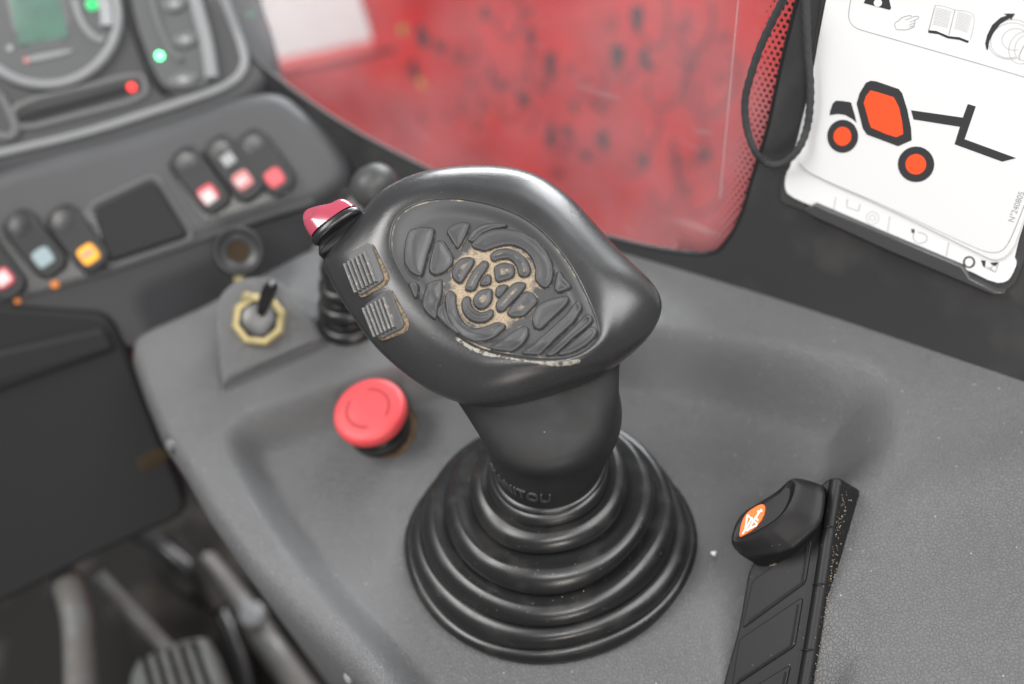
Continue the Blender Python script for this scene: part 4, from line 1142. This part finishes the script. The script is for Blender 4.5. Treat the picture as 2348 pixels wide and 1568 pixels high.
rocker(538, 388, 556, 413, 'lens_pink', 'dash rocker switch with grey upper symbol and pinkish-orange lens', [('symbol_grey', sq(.8, .7, .05, 1.55)), ('lens_white', sq(.7, .35, -.1, 0))])
rocker(610, 375, 629, 407, 'lens_red', 'dash rocker switch with plain red lens at the window end')

# instrument cluster
CO_ = atd(400, 300, 70.5); CN = nrm(DH * cos(radians(52)) + V(0, 0, 1) * sin(radians(52))); CUx = DR; CVx = np.cross(CN, CUx)
def k2(p, off=0): return to2([onp(x, y, CO_ + CN * off, CN) for x, y in p], CO_, CUx, CVx)
def k3(q, h): q = np.asarray(q); return CO_ + q[:, :1] * CUx + q[:, 1:] * CVx + h * CN
clu = thing('instrument_cluster', 'instrument cluster with green display, lit lamps and grey bezel', 'instrument cluster', onp(300, 340, CO_, CN))
def c8(p): return np.asarray(p, float) * .475
def kplate(name, p, m, h0, h1, bev=.1, rnd=1, parent=None): return obj(name, *plate(k2(p, h1), CO_, CUx, CVx, CN, h0, h1, bev, rnd), m, parent or clu)
def ktube(name, p, r, m, h, closed=False, rnd=2, parent=None):
    q = chaikin(k2(p, h), rnd, closed); q = resample(q, 60, closed)
    if closed: q = np.vstack([q, q[:1]])
    return obj(name, *tube(k3(q, h), r, 8, not closed), m, parent or clu)
kplate('bezel', [(-120, -160), (560, -160), (590, -20), (628, 85), (634, 150), (616, 200), (560, 246), (427, 298), (237, 355), (0, 412), (-120, 440)], 'dash_grey', -6, 0, 1.0, 2)
kplate('face', [(-120, -150), (480, -150), (515, 0), (556, 100), (562, 155), (520, 198), (380, 245), (190, 306), (0, 348), (-120, 375)], 'cluster_dark', -.4, .12, .05, 2)
ktube('face_border', [(470, -150), (513, 0), (556, 105), (565, 158), (522, 200), (380, 247), (190, 309), (0, 352), (-110, 380)], .30, 'trim_light', .1)
gc = k2([(104, 38)], .3)[0]; gr = np.linalg.norm(k2([(270, 60)], .3)[0] - gc)
an = np.linspace(0, 2 * pi, 64, endpoint=False)
obj('gauge_dial', *lathe(k3([gc], .1)[0], CN, [(gr * .95, 0), (gr * .95, .3), (.05, .32)], 64, True, True, DR), 'gauge_grey', clu)
obj('gauge_ring', *tube(k3(gc + gr * np.stack([np.cos(np.r_[an, 0]), np.sin(np.r_[an, 0])], 1), .35), .33, 10, False), 'trim_light', clu)
lcd = kplate('display', [(10, -60), (120, -75), (157, 85), (43, 104)], 'lcd_green', .3, .5, .03, 0)
kplate('display_frame', [(0, -70), (130, -85), (172, 92), (38, 114)], 'trim_mid', .3, .44, .04, 1)
kplate('level_bar', [(52, 132), (165, 110), (168, 121), (56, 146)], 'trim_light', .3, .5, .03, 1)
kplate('level_bar_mark', [(54, 134), (64, 132), (66, 142), (57, 145)], 'lens_pink', .4, .52, .01, 0)
kplate('dial_spot', [(14, 104), (28, 102), (30, 116), (16, 118)], 'symbol_grey', .3, .48, .03, 2)
ktube('dial_arc', [(170, 0), (185, 50), (215, 88), (240, 95)], .25, 'trim_light', .45)
ktube('dial_arc', [(232, -20), (246, 30), (246, 62)], .45, 'symbol_grey', .45)
obj('green_lamp', *lathe(onp(212, 12, CO_ + CN * .4, CN), CN, [(.38, 0), (.38, .15), (.2, .2)], 16), 'led_green_dim', clu)
kplate('button_column', [(285, -120), (300, 30), (335, 130), (365, 195), (400, 212), (450, 205), (492, 188), (470, 90), (445, -20), (430, -120)], 'gauge_grey', .05, .35, .15, 2)
ktube('column_groove', [(280, -120), (296, 30), (330, 130), (360, 195), (385, 215)], .30, 'gloss_black', .2)
ktube('column_groove', [(330, -120), (350, 20), (385, 110), (415, 140)], .22, 'trim_mid', .4)
ktube('column_arc', [(420, -120), (447, 0), (475, 100), (486, 180)], .45, 'trim_light', .4)
for x, y, w_, h_ in ((420, 182, 42, 26), (399, 8, 34, 26), (424, 90, 34, 26)):
    kplate('push_button', np.stack([x + w_ * .85 * np.cos(a), y + h_ * .75 * np.sin(a) - .12 * w_ * np.cos(a)], 1), 'trim_mid', .3, .6, .2, 0)
    kplate('button_mark', np.stack([x + w_ * .3 * np.cos(a), y + h_ * .25 * np.sin(a)], 1), 'symbol_grey', .5, .63, .02, 0)
lg = onp(366, 128, CO_ + CN * .42, CN)
obj('status_lamp', *lathe(lg, CN, [(.22, -.1), (.22, .08), (.12, .14)], 16), 'led_green', clu, label='lit green lamp')
ktube('lamp_strip_border', [(20, 270), (50, 235), (180, 205), (320, 168), (335, 190), (335, 225), (180, 265), (45, 300)], .22, 'trim_mid', .15, True, 1)
kplate('lamp_strip', [(30, 262), (180, 225), (312, 187), (318, 208), (180, 248), (32, 288)], 'gloss_black', .05, .2, .03, 1)
lr = onp(302, 200, CO_ + CN * .3, CN)
obj('warning_lamp', *lathe(lr, CN, [(.26, -.1), (.26, .08), (.14, .14)], 16), 'led_red', clu, label='lit red lamp')
ktube('left_loop', [(-40, 200), (0, 215), (25, 260), (40, 300), (20, 320), (-30, 300)], .3, 'trim_mid', .2)

# lower dash panel and footwell
LO_ = onz(250, 800, -1.0)
LN = nrm(DH * .85 + V(0, 0, .5)); LU, LV, LN = basis(LN, DR)
def l2(p, off=0): return to2([onp(x, y, LO_ + LN * off, LN) for x, y in p], LO_, LU, LV)
low_ = thing('lower_dash_panel', 'dark grey lower dash panel left of the console, above the pedals', 'panel', onp(200, 1200, LO_, LN))
obj('panel', *plate(l2([(-400, 700), (0, 700), (250, 720), (300, 830), (365, 1000), (430, 1150), (420, 1185), (250, 1260), (0, 1385), (-400, 1600)]), LO_, LU, LV, LN, -3, 0, .35, .95), 'lower_panel', low_)
obj('panel_ledge', *plate(l2([(-400, 880), (0, 800), (240, 745), (270, 800), (0, 895), (-400, 1010)]), LO_, LU, LV, LN, -.2, .4, .35, .4), 'lower_panel', low_)
obj('panel_notch', *plate(l2([(305, 1060), (365, 1020), (395, 1050), (330, 1085)]), LO_, LU, LV, LN, -.2, .05, .02, 1), 'cap_dirt', low_)
sc_ = onz(390, 1022, 2.0)
obj('console_screw', *lathe(sc_, nrm(V(-.8, -.4, .4)), [(.34, -.2), (.34, .1), (.2, .22), (.03, .25)], 16), 'trim_mid', None, label='small grey screw head on the console edge above the panel', cat='screw')
sc2 = onz(800, 1552, .8)
obj('console_screw', *lathe(sc2, nrm(V(-.8, -.4, .4)), [(.3, -.2), (.3, .1), (.2, .2), (.03, .22)], 16), 'trim_light', None, label='small pale screw head at the foot of the console edge', cat='screw')

def pz(x, y, z): return onz(x, y, z)
obj('steering_column_tube', *tube(np.array(catmull([pz(150, 1330, -14), pz(168, 1372, -13), pz(182, 1460, -13), pz(188, 1700, -13)], 6)), 1.05, 16), 'pedal_metal', None, label='thick pale grey bent tube in the footwell', cat='tube')
ped = thing('brake_pedal', 'worn grey metal pedal on a thin rod in the footwell', 'pedal', pz(420, 1600, -26))
obj('pedal_rod', *tube(np.array([pz(225, 1320, -18), pz(310, 1410, -21), pz(400, 1505, -24)]), .55, 12), 'pedal_metal', ped)
pu, pv, pn = basis(nrm(V(.1, -.45, .88)))
pcn = pz(415, 1560, -24)
obj('pedal_plate', *plate(to2([onp(x, y, pcn, pn) for x, y in ((300, 1520), (360, 1490), (440, 1462), (475, 1468), (545, 1640), (380, 1720), (290, 1640))], pcn, pu, pv), pcn, pu, pv, pn, -1.6, 0, .3, 1), 'pedal_metal', ped)
ped2 = thing('floor_rail', 'grey dirty rail on the footwell floor beside the console', 'rail', pz(620, 1500, -30))
obj('rail_bar', *tube(np.array([pz(470, 1290, -30), pz(560, 1400, -30), pz(720, 1620, -30)]), 1.15, 10), 'pedal_metal', ped2)
obj('rail_bolt', *lathe(pz(585, 1415, -28.5), V(0, 0, 1), [(1.0, 0), (1.0, .8), (.3, 1.0)], 12), 'trim_light', ped2)
bk = thing('floor_bracket', 'dirty brownish bracket on the footwell floor behind the pedal', 'bracket', pz(420, 1290, -31))
bo = pz(430, 1300, -29); obj('bracket_foot', *plate(to2([onz(x, y, -29) for x, y in ((330, 1270), (400, 1210), (470, 1250), (450, 1370), (380, 1340))], bo, V(1, 0, 0), V(0, 1, 0)), bo, V(1, 0, 0), V(0, 1, 0), V(0, 0, 1), -2.9, 0, .3, 1), 'floor_dark', bk)
obj('bracket_arm', *tube(np.array([pz(400, 1240, -29), pz(470, 1330, -27), pz(500, 1400, -28)]), .8, 8), 'floor_dark', bk)

# treads of the pedal and hoses on the footwell floor
for k in range(5):
    a_ = pcn + (onp(330 + 28 * k, 1505 - 9 * k, pcn, pn) - pcn); b_ = onp(372 + 30 * k, 1660 - 12 * k, pcn, pn)
    obj('tread', *tube(np.array([a_ + pn * .05, (a_ + b_) / 2 + pn * .05, b_ + pn * .05]), .22, 8), 'floor_dark', ped)
obj('floor_hose', *tube(np.array(catmull([pz(300, 1215, -28), pz(380, 1260, -27), pz(470, 1345, -28), pz(540, 1480, -29), pz(580, 1640, -30)], 6)), .7, 10), 'gloss_black', None, label='black hose curving along the footwell floor beside the rail', cat='hose')
